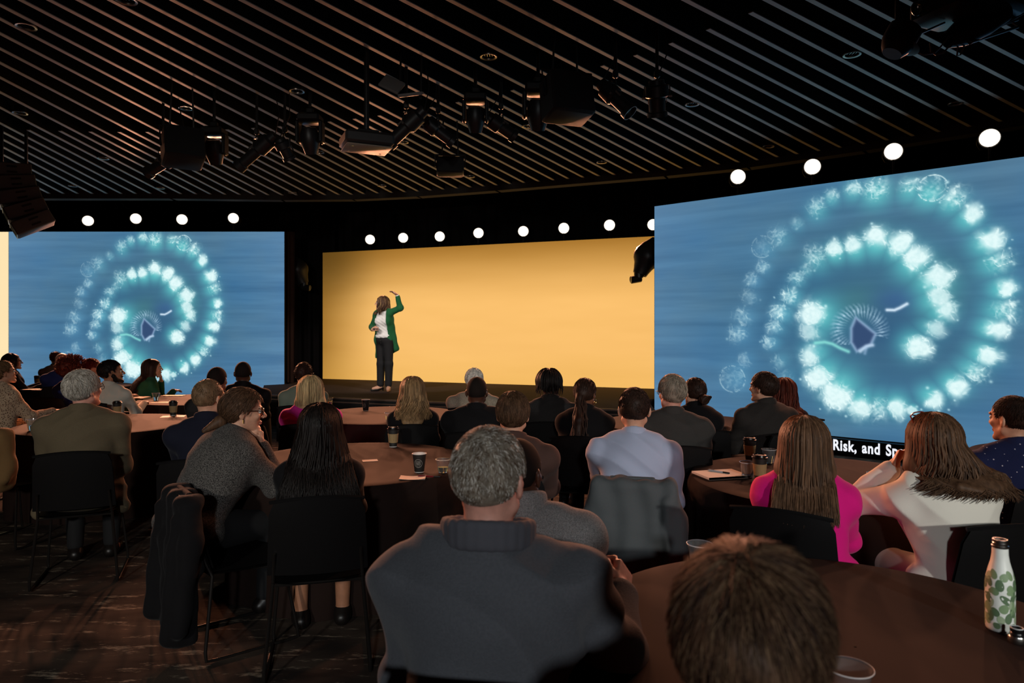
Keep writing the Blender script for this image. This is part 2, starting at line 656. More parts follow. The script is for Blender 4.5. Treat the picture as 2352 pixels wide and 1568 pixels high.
def head(s, J, beardless=True):
    R, h = J.Rh, J.hs
    e = lambda c, r, k=.012, m=0, op='u': s.ell(hp(J, *c), np.array(r) * h, R, k * h, m, op)
    c = lambda a, b, r1, r2, k=.012, m=0: s.cone(hp(J, *a), hp(J, *b), r1 * h, r2 * h, k * h, m)
    e((0, -.012, .028), (.076, .097, .091))
    e((0, .036, -.022), (.060, .060, .085), .02)
    e((0, .050, .045), (.055, .042, .045), .02)
    for x in (-1, 1):
        c((x * .052, .005, -.055), (x * .018, .072, -.098), .020, .017, .02)
        e((x * .040, .070, -.022), (.020, .018, .017), .015)
        c((x * .045, .086, .026), (x * .012, .096, .022), .008, .009, .01)
        e((x * .032, .103, .004), (.014, .012, .010), .010, 0, 's')
        # ear
        Re = R @ rot_ypr(-x * 22, 0, 0)
        s.ell(hp(J, x * .080, -.014, -.004), np.array((.009, .019, .031)) * h, Re, .006 * h)
        s.ell(hp(J, x * .087, -.008, 0), np.array((.006, .009, .015)) * h, Re, .005 * h, 0, 's')
        e((x * .077, -.008, -.030), (.006, .008, .009), .006)
    e((0, .082, -.100), (.022, .018, .016), .018)
    c((0, .097, .012), (0, .121, -.026), .0075, .011, .008)
    for x in (-1, 1):
        e((x * .012, .108, -.032), (.008, .010, .007), .006)
    e((0, .096, -.058), (.022, .010, .005), .005, 1)
    e((0, .094, -.069), (.019, .011, .006), .005, 1)
    s.cone(J.N - .02 * J.u, hp(J, 0, -.018, -.05), .056 * J.neck, .050 * J.neck, .03)


def legs_body(s, J, low=True):
    for sd in (-1, 1):
        leg(s, J, sd)
        f = J.T[sd]
        s.ell(J.A[sd] + f * .06 + np.array((0, 0, -.045)), (.036, .036, .03), None, .03)
        s.cone(J.A[sd] + np.array((0, 0, -.03)), J.A[sd] + f * .13 + np.array((0, 0, -.055)), .034, .026, .03)


def shoe(J, sd, parent, m, h, heel=0.0):
    s = SDF()
    f = J.T[sd]
    z0 = J.floor
    a = J.A[sd]
    base = np.array((a[0], a[1], z0))
    s.cone(base - f * .035 + (0, 0, .042), base + f * .13 + (0, 0, .036 + heel * .1), .042, .038, .02)
    s.cone(base + f * .10 + (0, 0, .036), base + f * .175 + (0, 0, .028), .040, .026, .02)
    s.cone(a + (0, 0, -.02), base + (0, 0, .05), .046, .046, .02)
    s.fun(lambda X, Y, Z: Z - z0 - .003, base - .4, base + np.array((.4, .4, .003)), .003, 0, 's')
    return s.obj('shoe', h, m, parent)


HL_Y = [-.2, -.075, -.05, -.030, -.012, .014, .022, .05, .075, .11]
HL_SHORT = [-.085, -.078, -.062, -.03, .020, .022, .002, .052, .074, .095]
HL_LONG = [-.10, -.10, -.10, -.10, -.09, -.06, -.02, .045, .070, .092]


def cap(s, J, ht, line, m=0, bump=0.0, fr=60, rx=1.0, back=0.0, recede=0.0, ph=0.0):
    """hair following the skull, cut at the hairline"""
    R, h = J.Rh, J.hs
    c0 = np.array((0, -.012, .028))
    r = np.array((.076 * rx + ht, .097 + ht + back, .091 + ht))

    def fn(X, Y, Z):
        q = [((X - J.Hc[0]) * R[0, i] + (Y - J.Hc[1]) * R[1, i] + (Z - J.Hc[2]) * R[2, i]) / h for i in range(3)]
        p = [q[i] - c0[i] for i in range(3)]
        k0 = np.sqrt(sum((p[i] / r[i]) ** 2 for i in range(3)))
        k1 = np.sqrt(sum((p[i] / r[i] ** 2) ** 2 for i in range(3)))
        d = k0 * (k0 - 1) / np.maximum(k1, 1e-6)
        low = np.maximum(-q[2] - .02, 0)
        d = d + low * .16                      # thins towards the nape
        zl = np.interp(q[1], HL_Y, line).astype(np.float32)
        zl = zl + recede * np.clip((q[1] - .03) / .05, 0, 1)
        if bump:
            d = d + bump * wob((q[0], q[1], q[2]), fr, ph)
        d2 = (zl - q[2]) * .75
        return np.maximum(d, d2) * h
    ext = np.array((.16, .16, .16)) * h
    s.fun(fn, J.Hc - ext, J.Hc + ext, .01, m)


def scalp_locks(J, n, length, lift, rad, line, m=4, hug=.4, seed=1, crown=(0.01, -.06), droop=.3, ht=.010, jitter=.5, mats=None, parent=None, name='hair_strands', recede=0.0):
    """short hair as many fine tapered locks growing from the scalp, combed away from the crown"""
    g = np.random.default_rng(seed)
    r = np.array((.076, .097, .091)) + ht * .9
    c0 = np.array((0, -.012, .028))
    D = g.normal(size=(n * 4, 3))
    D /= np.linalg.norm(D, axis=1, keepdims=True)
    P = c0 + D * r
    zl = np.interp(P[:, 1], HL_Y, line) + recede * np.clip((P[:, 1] - .03) / .05, 0, 1)
    P, D = P[P[:, 2] > zl + .004][:n], D[P[:, 2] > zl + .004][:n]
    N = D / r
    N /= np.linalg.norm(N, axis=1, keepdims=True)
    flow = P - np.array((crown[0], crown[1], .115))
    flow += g.normal(size=P.shape) * jitter * .05
    flow[:, 2] -= droop * .08
    flow -= N * (flow * N).sum(1, keepdims=True)
    flow /= np.linalg.norm(flow, axis=1, keepdims=True) + 1e-9
    T = np.linspace(0, 1, m)
    L = length * g.uniform(.6, 1.15, len(P))
    low = np.clip((P[:, 2] + .08) / .12, .35, 1)
    L *= low
    paths = P[:, None, :] + flow[:, None, :] * (L[:, None] * T)[:, :, None] + N[:, None, :] * (lift * L[:, None] * np.sin(T * 2.4))[:, :, None] * 1.0
    # follow the skull again
    q = (paths - c0) / r
    kk = np.linalg.norm(q, axis=2, keepdims=True)
    low2 = np.clip(-paths[:, :, 2:3] - .02, 0, 1) * .16
    paths = c0 + q / kk * (1 + np.maximum(kk - 1, 0) * hug - low2 * 8) * r
    rads = rad * g.uniform(.7, 1.3, len(P))[:, None] * (1 - .8 * T[None, :] ** 1.5)
    W = J.Hc + J.hs * (paths @ J.Rh.T)
    V, F = tubes_np(W, rads * J.hs, 3, .7)
    M = np.repeat(g.choice(3, len(P), p=[.5, .3, .2]), (m - 1) * 3)
    return np_mesh(name, V, F, mats, parent, M)


def long_locks(J, n, L, rad, mats, parent, seed=1, spread=.35, wave=.0, wfreq=9.0, part=.0, amin=62, tipcurl=0.0, backpush=.13, off=0.0, name='hair_locks', thick=.016, lmin=.8, side_in=0.0, fr_len=None):
    g = np.random.default_rng(seed)
    Ry = J.Ryaw
    h = J.hs
    a = np.radians(g.uniform(amin, 180, n) * g.choice([-1, 1], n))
    m = 14
    E = (np.array((.078, .098, .094)) + thick) * h
    c0 = np.array((0, -.012, .028)) * h
    fac = g.uniform(.93, 1.10, n)
    T = np.linspace(0, 1, m)
    Li = L * g.uniform(lmin, 1.04, n)
    if fr_len is not None:
        Li *= np.where(np.abs(a) < 1.6, fr_len, 1.0)
    arc = 0.17 * h
    tot = arc + Li
    S = tot[:, None] * T[None, :]
    phi0 = g.uniform(4, 55, n)
    phi = np.radians(phi0[:, None] + np.clip(S / arc, 0, 1) * (98 - phi0)[:, None])
    X = E[0] * np.sin(phi) * np.sin(a)[:, None] + part * np.cos(phi)
    Yy = E[1] * np.sin(phi) * np.cos(a)[:, None] - .012
    Z = E[2] * np.cos(phi)
    X, Yy = X * fac[:, None], Yy * fac[:, None]
    fall = np.clip(S - arc, 0, None)
    tau = fall / max(L, 1e-6)
    X = X * (1 + spread * tau - side_in * tau * tau)
    ph = g.uniform(0, 6.28, n)[:, None]
    amp = wave * np.clip(tau * 2.2, 0, 1)
    X = X + amp * np.sin(wfreq * fall * 3 + ph) + g.normal(0, .006, (n, 1)) * tau
    Yy = Yy + amp * .7 * np.cos(wfreq * fall * 3 + ph)
    Z = Z - fall * (1 - tipcurl * .3 * tau)
    P = np.stack([X, Yy, Z], -1) + c0
    P[:, :, :2] += tipcurl * .03 * (np.clip(tau - .7, 0, 1) / .3)[:, :, None] * np.stack([np.sin(ph), np.cos(ph)], -1)
    P = P @ Ry.T + J.Hc
    P = P + (off * np.clip(tau * 1.3, 0, 1))[:, :, None] * J.rgt
    # lie on the back: push behind the torso surface
    d = P - J.N
    up = d @ J.u
    fw = d @ J.fwd
    rt = d @ J.rgt
    prof = (.085 * np.clip(-up / .03 + .5, 0, 1) + (backpush * 1.28 - .085) * np.clip(-up / .13, 0, 1)) * np.sqrt(np.clip(1 - (rt / .27) ** 2, 0, 1))
    behind = (np.abs(a) > 1.25)[:, None]
    tgt = -prof - g.uniform(0, .018, (n, 1))
    need = np.where(behind & (up < .02), np.minimum(fw, tgt), fw)
    P = P + (need - fw)[:, :, None] * J.fwd
    front = (~behind) & (up < -.0)
    need = np.where(front, np.maximum(fw, prof * .95), fw)
    fw2 = (P - J.N) @ J.fwd
    P = P + np.where(front, np.maximum(need - fw2, 0), 0)[:, :, None] * J.fwd
    R = rad * g.uniform(.6, 1.3, n)[:, None] * (1 - .85 * np.clip(T[None, :] - .55, 0, 1) / .45) * np.where(T[None, :] < .04, .4, 1)
    V, F = tubes_np(P, R, 4, .55)
    M = np.repeat(g.choice(3, n, p=[.52, .30, .18]), (m - 1) * 4)
    return np_mesh(name, V, F, mats, parent, M)


def curtain(s, J, L, cf=1.0, w0=.055, w1=.09, r0=.05, r1=.03, back=.13, off=.0, n=3):
    for i in range(-n, n + 1):
        f = i / n
        top = J.Hc + J.hs * (J.Ryaw @ np.array((w0 * f * 1.15, -.055 + .035 * f * f, .02)))
        mid = J.Hc + J.Ryaw @ np.array((w0 * f * 1.3, -.06 + .03 * f * f, -.10))
        s.cone(top, mid, r0 * J.hs, r0, .03)
        if L > .2:
            base = J.Hc[2] - L * cf + .04 + .03 * abs(f)
            m2 = J.N + J.rgt * ((w0 + w1) * .5 * f + off * .5) - J.fwd * (back * .62) - J.u * .06
            e = J.N + J.rgt * (w1 * f + off) - J.fwd * (back + .004) * math.sqrt(max(.2, 1 - ((w1 * f + off) / .27) ** 2))
            e = e - J.u * max((e[2] - base) / J.u[2], .06)
            s.cone(mid, m2, r0 * .85, r0 * .62, .035)
            s.cone(m2, e, r0 * .55, r1 * .6, .035)
        else:
            e = J.Hc + J.Ryaw @ np.array((w1 * f * 1.2, -.05 + .03 * f * f, -L))
            s.cone(mid, e, r0, r1, .03)


def do_hair(J, style, key, parent, h, seed, o):
    mats = HAIR[key]
    if 'mix' in o:
        mats = [HAIR[k][0] for k in o['mix']]
    if style == 'buzz':
        mats = [mat('hair_buzz', lin(30, 23, 20), .85, bump=.5, bscale=700, spec=.15)]
    s = SDF()
    ht = o.get('ht', .012)
    if style == 'bald':
        return
    if style in ('short', 'buzz', 'fringe', 'side'):
        if style == 'buzz':
            ht = .004
        cap(s, J, ht, HL_SHORT, bump=0 if style == 'buzz' else o.get('bump', .0022), fr=o.get('fr', 55), recede=o.get('recede', 0), ph=seed)
        if style == 'fringe':      # bald crown
            s.ell(hp(J, 0, .01, .10), np.array((.062, .085, .05)) * J.hs, J.Rh, .015, 0, 's')
        s.obj('hair', h, mats[:1], parent)
        if style != 'buzz' or o.get('strands'):
            scalp_locks(J, o.get('n', 900), o.get('len', .028), o.get('lift', .35), o.get('rad', .0028), HL_SHORT, seed=seed, mats=mats, parent=parent,
                        recede=o.get('recede', 0), ht=ht, hug=o.get('hug', .35), crown=o.get('crown', (0.01, -.06)), jitter=o.get('jitter', .5), droop=o.get('droop', .3))
    elif style == 'afro':
        for i in range(120):
            d = norm(rng.normal(size=3) + np.array((0, -.35, .25)))
            p = np.array((0, -.03, .04)) + d * np.array((.105, .115, .10)) * rng.uniform(.85, 1.05)
            if p[1] > .06 and p[2] < .07:
                continue
            s.ell(hp(J, *p), np.full(3, rng.uniform(.022, .034)), None, .012)
        s.ell(hp(J, 0, -.03, .035), np.array((.105, .115, .105)), J.Rh, .01)
        s.ell(hp(J, 0, .11, -.04), np.array((.07, .07, .10)), J.Rh, .01, 0, 's')
        s.obj('hair', h, mats[:1], parent)
        scalp_locks(J, 1500, .03, 1.6, .0035, HL_LONG, seed=seed, mats=mats, parent=parent, ht=.05, jitter=3.0, hug=1.0)
    elif style == 'dreads':
        cap(s, J, .018, HL_LONG, bump=.004, fr=80)
        s.obj('hair', h, mats[:1], parent)
        long_locks(J, 110, .10, .0085, mats, parent, seed, spread=.1, wave=.006, wfreq=14, amin=70, backpush=.0, thick=.024, lmin=.35)
    elif style == 'bob':
        cap(s, J, .020, HL_LONG)
        curtain(s, J, o.get('L', .19), w0=.058, w1=.070, r0=.052, r1=.046)
        s.obj('hair', h, mats[:1], parent)
        long_locks(J, o.get('n', 360), o.get('L', .19) - .03, .0055, mats, parent, seed, spread=.16, amin=50, backpush=.0, thick=.026, lmin=.92, side_in=.25)
    elif style == 'long':
        cap(s, J, .018, HL_LONG)
        curtain(s, J, o['L'], cf=o.get('cf', 1.0), w1=o.get('w1', .10), back=o.get('back', .13), off=o.get('off', 0.0), r1=o.get('r1', .03))
        s.obj('hair', h, mats[:1], parent)
        long_locks(J, o.get('n', 420), o['L'] - .02, o.get('rad', .0065), mats, parent, seed, spread=o.get('spread', .45), wave=o.get('wave', 0.0), wfreq=o.get('wfreq', 9),
                   amin=o.get('amin', 66), tipcurl=o.get('tip', 0.0), backpush=o.get('back', .13), off=o.get('off', 0.0), thick=.022, lmin=o.get('lmin', .8), fr_len=o.get('fr_len'))
    elif style == 'bun':
        cap(s, J, .012, HL_LONG, bump=.0015, fr=90)
        s.ell(hp(J, 0, -.135, -.045), np.array((.045, .036, .04)), J.Rh, .015)
        s.obj('hair', h, mats[:1], parent)
        b = MB()
        for k in range(5):
            pts = []
            for i in range(14):
                t = 2 * PI * i / 14
                rr = .030 + .006 * math.sin(3 * t + k)
                pts.append(hp(J, rr * math.cos(t) * 1.3, -.15 - .008 * k + .006 * math.sin(2 * t + k), -.045 + rr * math.sin(t + k * .3)))
            b.tube(pts, .010 - .001 * k, 6, closed=True)
        b.build('hair_bun', mats[0], parent)
        scalp_locks(J, 500, .05, .1, .003, HL_LONG, seed=seed, mats=mats, parent=parent, crown=(0, .06), droop=.6)
    elif style == 'ponytail':
        cap(s, J, .010, HL_LONG, bump=.001, fr=90)
        tie = hp(J, 0, -.115, -.02)
        end = J.N - J.fwd * .19 - J.u * o.get('L', .4) - J.rgt * .03
        mid = J.N - J.fwd * .17 - J.u * .05 - J.rgt * .02
        s.cone(hp(J, 0, -.08, 0), tie, .05, .028, .02)
        s.cone(tie, mid, .028, .036, .02)
        s.cone(mid, end, .036, .02, .02)
        s.obj('hair', h, mats[:1], parent)
        g = np.random.default_rng(seed)
        n, m = 140, 12
        T = np.linspace(0, 1, m)[None, :, None]
        off = g.normal(0, .020, (n, 1, 3))
        pts = (1 - T) ** 2 * tie + 2 * T * (1 - T) * mid + T ** 2 * (end - np.array((0, 0, .04)) * g.uniform(-1, 1, (n, 1, 1)))
        pts = pts + off * (0.5 + T) + .006 * np.sin(T * 20 + g.uniform(0, 6, (n, 1, 1)))
        V, F = tubes_np(pts, .006 * (1 - .8 * np.linspace(0, 1, m)[None, :] ** 2) * np.ones((n, 1)), 4, .6)
        np_mesh('hair_locks', V, F, mats, parent, np.repeat(g.choice(3, n), (m - 1) * 4))
        scalp_locks(J, 500, .05, .1, .003, HL_LONG, seed=seed, mats=mats, parent=parent, crown=(0, .07), droop=.6)


def glasses(J, parent, m, up=0.0, fwd=0.0, tilt=0.0):
    b = MB()
    for x in (-1, 1):
        b.tube([hp(J, x * .034 + .025 * math.cos(t), .108 + fwd - .006 * abs(math.cos(t)) - .0 * x, .002 + up + .019 * math.sin(t)) for t in np.linspace(0, 2 * PI, 20, False)], .0019 * J.hs, 5, closed=True)
        b.tube([hp(J, x * .058, .104 + fwd, .010 + up), hp(J, x * .076, .085 + fwd, .012 + up), hp(J, x * .084, -.005 + fwd, .012 + up - tilt), hp(J, x * .080, -.03 + fwd, -.002 + up - tilt)], .0021 * J.hs, 5)
    b.tube([hp(J, -.010, .110 + fwd, .006 + up), hp(J, 0, .114 + fwd, .009 + up), hp(J, .010, .110 + fwd, .006 + up)], .0019 * J.hs, 5)
    return b.build('glasses', m, parent)


def face_bits(J, parent, hk):
    for x in (-1, 1):
        b = MB()
        c = hp(J, x * .032, .085, .004)
        R = Matrix([list(r) for r in J.Rh]) @ Matrix.Rotation(-PI / 2, 3, 'X')
        r = .0125 * J.hs
        prof = [(r * math.sin(t), r * math.cos(t)) for t in np.linspace(0, PI, 9)]
        b.lathe(prof[2:], 12, c, R, 0)
        b.lathe([(0.0005, r * 1.03)] + [(r * 1.03 * math.sin(t), r * 1.03 * math.cos(t)) for t in np.linspace(0.1, PI / 4.2, 4)], 12, c, R, 1)
        b.build('eye', [EYE_W, EYE_D], parent)
    s = SDF()
    for x in (-1, 1):
        s.cone(hp(J, x * .016, .100, .021), hp(J, x * .038, .095, .027), .0045 * J.hs, .0042 * J.hs, .004)
        s.cone(hp(J, x * .038, .095, .027), hp(J, x * .052, .078, .022), .0042 * J.hs, .003 * J.hs, .004)
    s.obj('eyebrows', .0028, HAIR[hk][1:2], parent)


def collar(J, parent, m, h, r=.066, hgt=.03, t=.009, flare=.004, openf=50, tilt=.35, name='collar'):
    """a folded or standing collar round the neck, open at the front"""
    s = SDF()
    R = np.stack([J.rgt, J.fwd, J.u], 1)
    n = 22
    prev = None
    for i in range(n + 1):
        a = math.radians(openf / 2 + (360 - openf) * i / n)
        d = R @ np.array((math.sin(a), math.cos(a), 0.0))
        dz = -tilt * .05 * (1 + math.cos(a))
        lo_ = J.N + d * (r + .012) * J.neck + J.u * (.022 + dz)
        hi_ = J.N + d * (r + flare - .004) * J.neck + J.u * (hgt + .028 + dz)
        if prev is not None:
            for f in np.linspace(0, 1, max(3, int(hgt / .006))):
                s.cone(prev[0] * (1 - f) + prev[1] * f, lo_ * (1 - f) + hi_ * f, t, t, .010)
        prev = (lo_, hi_)
    return s.obj(name, h, m, parent)


def arms_preset(kind, J, sd, o):
    """wrist, pole, hand direction, palm normal, curl (all in the figure's own space)"""
    f, r = J.f0, J.r0
    z = .775
    B = J.P * np.array((1, 1, 0))
    if kind == 'table':
        reach = o.get('reach', .44)
        return B + f * reach + r * sd * .13 + (0, 0, z), r * sd * .20 - f * .35 - np.array((0, 0, .9)), f - r * sd * .5, (0, 0, -1), 28
    if kind == 'lap':
        return B + f * .30 + r * sd * .10 + (0, 0, .66), r * sd * .45 - f * .7 - np.array((0, 0, .6)), f - r * sd * .8, (0, 0, -1), 30
    if kind == 'hang':
        return J.S[sd] + r * sd * .10 - np.array((0, 0, .5)) + f * .05, -f, (0, 0, -1), -r * sd, 25
    if kind == 'chin':
        p = hp(J, sd * .015, .095, -.20)
        return p, r * sd * .5 - np.array((0, 0, 1)) + f * .3, hp(J, sd * .0, .085, -.10) - p, -f, 95
    if kind == 'mouth':
        p = hp(J, sd * .05, .155, -.165)
        return p, r * sd * .7 - np.array((0, 0, 1)) - f * .1, hp(J, 0, .135, -.05) - p, -f * .9 - r * sd * .3, 85
    return kind(J, sd)


def person(px, py, Y, label, head_yaw=0, body=0, pitch=0, roll=0, lean=4, side=0, female=False, sw=1.0, bw=1.0, hs=None,
           skin='light', hair=('short', 'brown', {}), top=None, arms=('table', 'table'), legs='trousers', seed=0, face=False,
           extra=None, ho=.012, legmat=None, cat='person', reach=.44, kn=.41, zscale=None, hand_size=1.0, neck=1.0):
    """a seated person whose head top is seen at pixel (px, py) at depth Y"""
    J = Fig()
    J.female, J.bw, J.sw, J.neck = female, bw, sw, neck * (.88 if female else 1.0)
    J.hipw = 1.08 if female else 1.0
    J.ab = .88 * bw if female else bw
    J.hs = hs or (.95 if female else 1.0)
    J.handsize = hand_size * (.92 if female else 1.0)
    tgt = at(px, py, Y)
    J.f0, J.r0 = np.array((0, 1.0, 0)), np.array((1.0, 0, 0))
    lz, sz = math.radians(lean), math.radians(side)
    J.u = norm((math.sin(sz), math.sin(lz) * math.cos(sz), math.cos(lz) * math.cos(sz)))
    J.rgt = norm(np.cross((0, 1, 0), J.u)) if abs(side) > 0 else np.array((1.0, 0, 0))
    J.fwd = np.cross(J.u, J.rgt)
    zp = .555
    up_n = norm(J.u * .45 + np.array((0, .12, .55)))
    crown = (.119 + ho) * J.hs
    Ls = (tgt.z - crown - .15 * J.hs * up_n[2] - zp) / J.u[2]
    J.P = np.array((0, 0, zp))
    J.N = J.P + Ls * J.u
    J.Hc = J.N + .15 * J.hs * up_n
    J.Rh = rot_ypr(head_yaw - body, pitch, roll)
    J.Ryaw = rot_ypr(head_yaw - body)
    half = (.150 if female else .183) * sw
    J.S = {sd: J.N - .082 * J.u + sd * half * J.rgt for sd in (-1, 1)}
    J.hip = {sd: np.array((sd * .09, .03, zp - .02)) for sd in (-1, 1)}
    J.K = {sd: np.array((sd * .115, kn, .50)) for sd in (-1, 1)}
    J.A = {sd: np.array((sd * .11, kn - .03, .09)) for sd in (-1, 1)}
    J.T = {sd: norm((sd * .15, 1, 0)) for sd in (-1, 1)}
    J.floor = 0.0
    J.E, J.W, J.Hd, J.Hn, J.curl, J.thumb = {}, {}, {}, {}, {}, {}
    for sd, kd in zip((-1, 1), arms):
        w, pole, hd, hn, cu = arms_preset(kd, J, sd, {'reach': reach})
        J.E[sd], J.W[sd] = ik(J.S[sd], w, .285, .25, pole)
        J.Hd[sd], J.Hn[sd], J.curl[sd] = np.array(hd, float), np.array(hn, float), cu
        t = np.cross(norm(hd), norm(hn))
        inward = -sd * J.r0 + np.array((0, .3, .6))
        J.thumb[sd] = 1 if t @ inward > 0 else -1
    # place the root so that the crown falls on its pixel
    rz = -math.radians(body)
    cl = J.Hc + J.Rh @ np.array((0, -.012, 0))
    Rz = np.array([[math.cos(rz), -math.sin(rz)], [math.sin(rz), math.cos(rz)]])
    xy = np.array((tgt.x, tgt.y)) - Rz @ cl[:2]
    root = thing('person', label, cat, (xy[0], xy[1], 0), rz)
    hb = float(np.clip(Y * .0017, .0052, .011))
    hc = float(np.clip(Y * .0021, .0065, .013))
    hh = float(np.clip(Y * .0017, .0045, .010))
    # body
    s = SDF()
    torso(s, J)
    head(s, J)
    for sd in (-1, 1):
        arm(s, J, sd)
        hand(s, J, sd)
    legs_body(s, J)
    s.obj('body', hb, [SKIN[skin], LIP[skin]], root)
    if face:
        face_bits(J, root, face if isinstance(face, str) else hair[1])
    # clothes
    t = dict(g=.016, sleeve=1.94, pad=0.0, wr=.0065, fr=16, name='shirt', hem=.0)
    t.update(top)
    s = SDF()
    torso(s, J, t['g'], 0, t['pad'])
    for sd in (-1, 1):
        if t['sleeve'] > 0:
            arm(s, J, sd, t['g'] * (.9 if t['sleeve'] > 1 else .8), 0, t['sleeve'])
        if t['sleeve'] > 1 and t.get('elbow_fold', True):
            s.ell(J.E[sd], np.full(3, .050 * J.ab + t['g']), None, .02)
    if t['hem'] > 0:
        R = np.stack([J.rgt, J.fwd, J.u], 1)
        s.ell(J.P - (0, -.03, .03), (.185 * bw + t['g'] + .01, .15 * bw + t['g'], .10), R, .05)
        for sd in (-1, 1):
            s.cone(J.P + J.rgt * sd * .175 * bw + (0, .02, .03), J.P + J.rgt * sd * (.21 * bw) + (0, .0, -t['hem']), .045, .045, .05)
    ph = seed * 1.37 + 1
    wr, fr = t['wr'], t['fr']
    s.obj(t['name'], hc, t['mat'], root, disp=lambda X, Yy, Z: folds((X, Yy, Z), ph, wr, t.get('ffr', 26)))
    if t.get('collar'):
        cd = dict(t['collar'])
        cm = cd.pop('mat', t['mat'])
        collar(J, root, cm, min(hc, .009), **cd)
    if t.get('collar2'):
        cd = dict(t['collar2'])
        collar(J, root, cd.pop('mat'), min(hc, .009), **cd)
    lm = legmat or TROUSER
    s = SDF()
    s.ell(J.P - (0, 0, .01), (.168 * bw * J.hipw + .012, .118 * bw + .012, .10), None, .05)
    for sd in (-1, 1):
        leg(s, J, sd, .014, 0, .96 if legs == 'trousers' else .35)
    if legs == 'skirt':
        s.cone((0, .05, .52), (0, kn - .02, .50), .13, .10, .06)
        s.cone((-.1, kn - .05, .47), (.1, kn - .05, .47), .09, .09, .06)
        s.cone((-.11, kn - .06, .33), (.11, kn - .06, .33), .085, .085, .06)
    s.obj('skirt' if legs == 'skirt' else 'trousers', hc * 1.2, lm, root)
    for sd in (-1, 1):
        shoe(J, sd, root, SHOE, max(hc, .008))
    do_hair(J, hair[0], hair[1], root, hh, seed + 11, hair[2])
    if extra:
        extra(J, root, hh)
    J.root, J.rz, J.xy = root, rz, xy
    return J


# ------------------------------------------------------------------ chairs and tables
CH_SHELL = mat('chair_shell', lin(12, 11, 12), .5, bump=.05, spec=.3)
CH_LEG = mat('chair_leg', lin(60, 56, 54), .35, .8)


def make_chair():
    r = thing('chair', 'black plastic stacking chair', 'chair')
    b = MB()                                             # seat: a shallow dish
    nu, nv = 9, 8
    for zoff, flip in ((0, False), (-.014, True)):
        P = []
        for i in range(nu):
            u = -1 + 2 * i / (nu - 1)
            row = []
            for j in range(nv):
                v = j / (nv - 1)
                y = -.22 + .44 * v
                w = .225 - .02 * (1 - v)
                z = .45 + .018 * u * u - .012 * math.sin(PI * v) - (.02 * max(0, v - .8) / .2) + zoff
                row.append((u * w, y, z))
            P.append(row)
        if flip:
            P = P[::-1]
        b.grid(P)
    b.build('seat', CH_SHELL, r)
    b = MB()                                             # back: curved shell, wider at the bottom
    for off, flip in ((0, True), (-.014, False)):
        P = []
        for i in range(nu):
            u = -1 + 2 * i / (nu - 1)
            row = []
            for j in range(7):
                v = j / 6
                z = .49 + .37 * v
                w = (.225 - .018 * v) * (1 - .10 * max(0, v - .85) / .15)
                y = -.235 - .085 * v + .035 * u * u + off
                row.append((u * w, y, z - .02 * u * u * v))
            P.append(row)
        if flip:
            P = P[::-1]
        b.grid(P)
    b.tube([(-.205 + .41 * i / 10, -.327 + .033 * (i / 5 - 1) ** 2, .858 - .02 * (i / 5 - 1) ** 2) for i in range(11)], .009, 6)
    b.build('backrest', CH_SHELL, r)
    for sd in (-1, 1):
        b = MB()
        x = sd * .235
        b.tube([(sd * .19, -.26, .60), (sd * .20, -.20, .44), (x, -.24, .06), (x, -.235, .014), (x, -.19, .0095), (x, .17, .0095), (x, .215, .014), (x, .21, .06), (sd * .20, .15, .425), (sd * .18, .0, .432)], .0085, 8)
        b.build('leg', CH_LEG, r)
    for y, z in ((.15, .425), (-.2, .435)):
        b = MB()
        b.tube([(-.20, y, z), (.20, y, z)], .007, 6)
        b.build('seat_rail', CH_LEG, r)
    return r


CHAIR0 = None


def chair_for(J, label, dy=0.0):
    return chair(J.xy[0] + math.sin(J.rz) * -dy, J.xy[1] + math.cos(J.rz) * dy, J.rz, label)


def chair(x, y, rz, label):
    global CHAIR0
    if CHAIR0 is None:
        CHAIR0 = make_chair()
        o = CHAIR0
    else:
        o = copy_tree(CHAIR0)
    o.location = (x, y, 0)
    o.rotation_euler = (0, 0, rz)
    o['label'] = label
    o['group'] = 'black stacking chairs round the tables'
    return o


TT = .735          # table top with cloth
CLOTH = mat('table_cloth', lin(38, 26, 22), .85, bump=.12, bscale=500, var=.08, vscale=6, spec=.15)
CLOTH_D = CLOTH
WOODT = mat('table_wood', lin(110, 84, 60), .6)


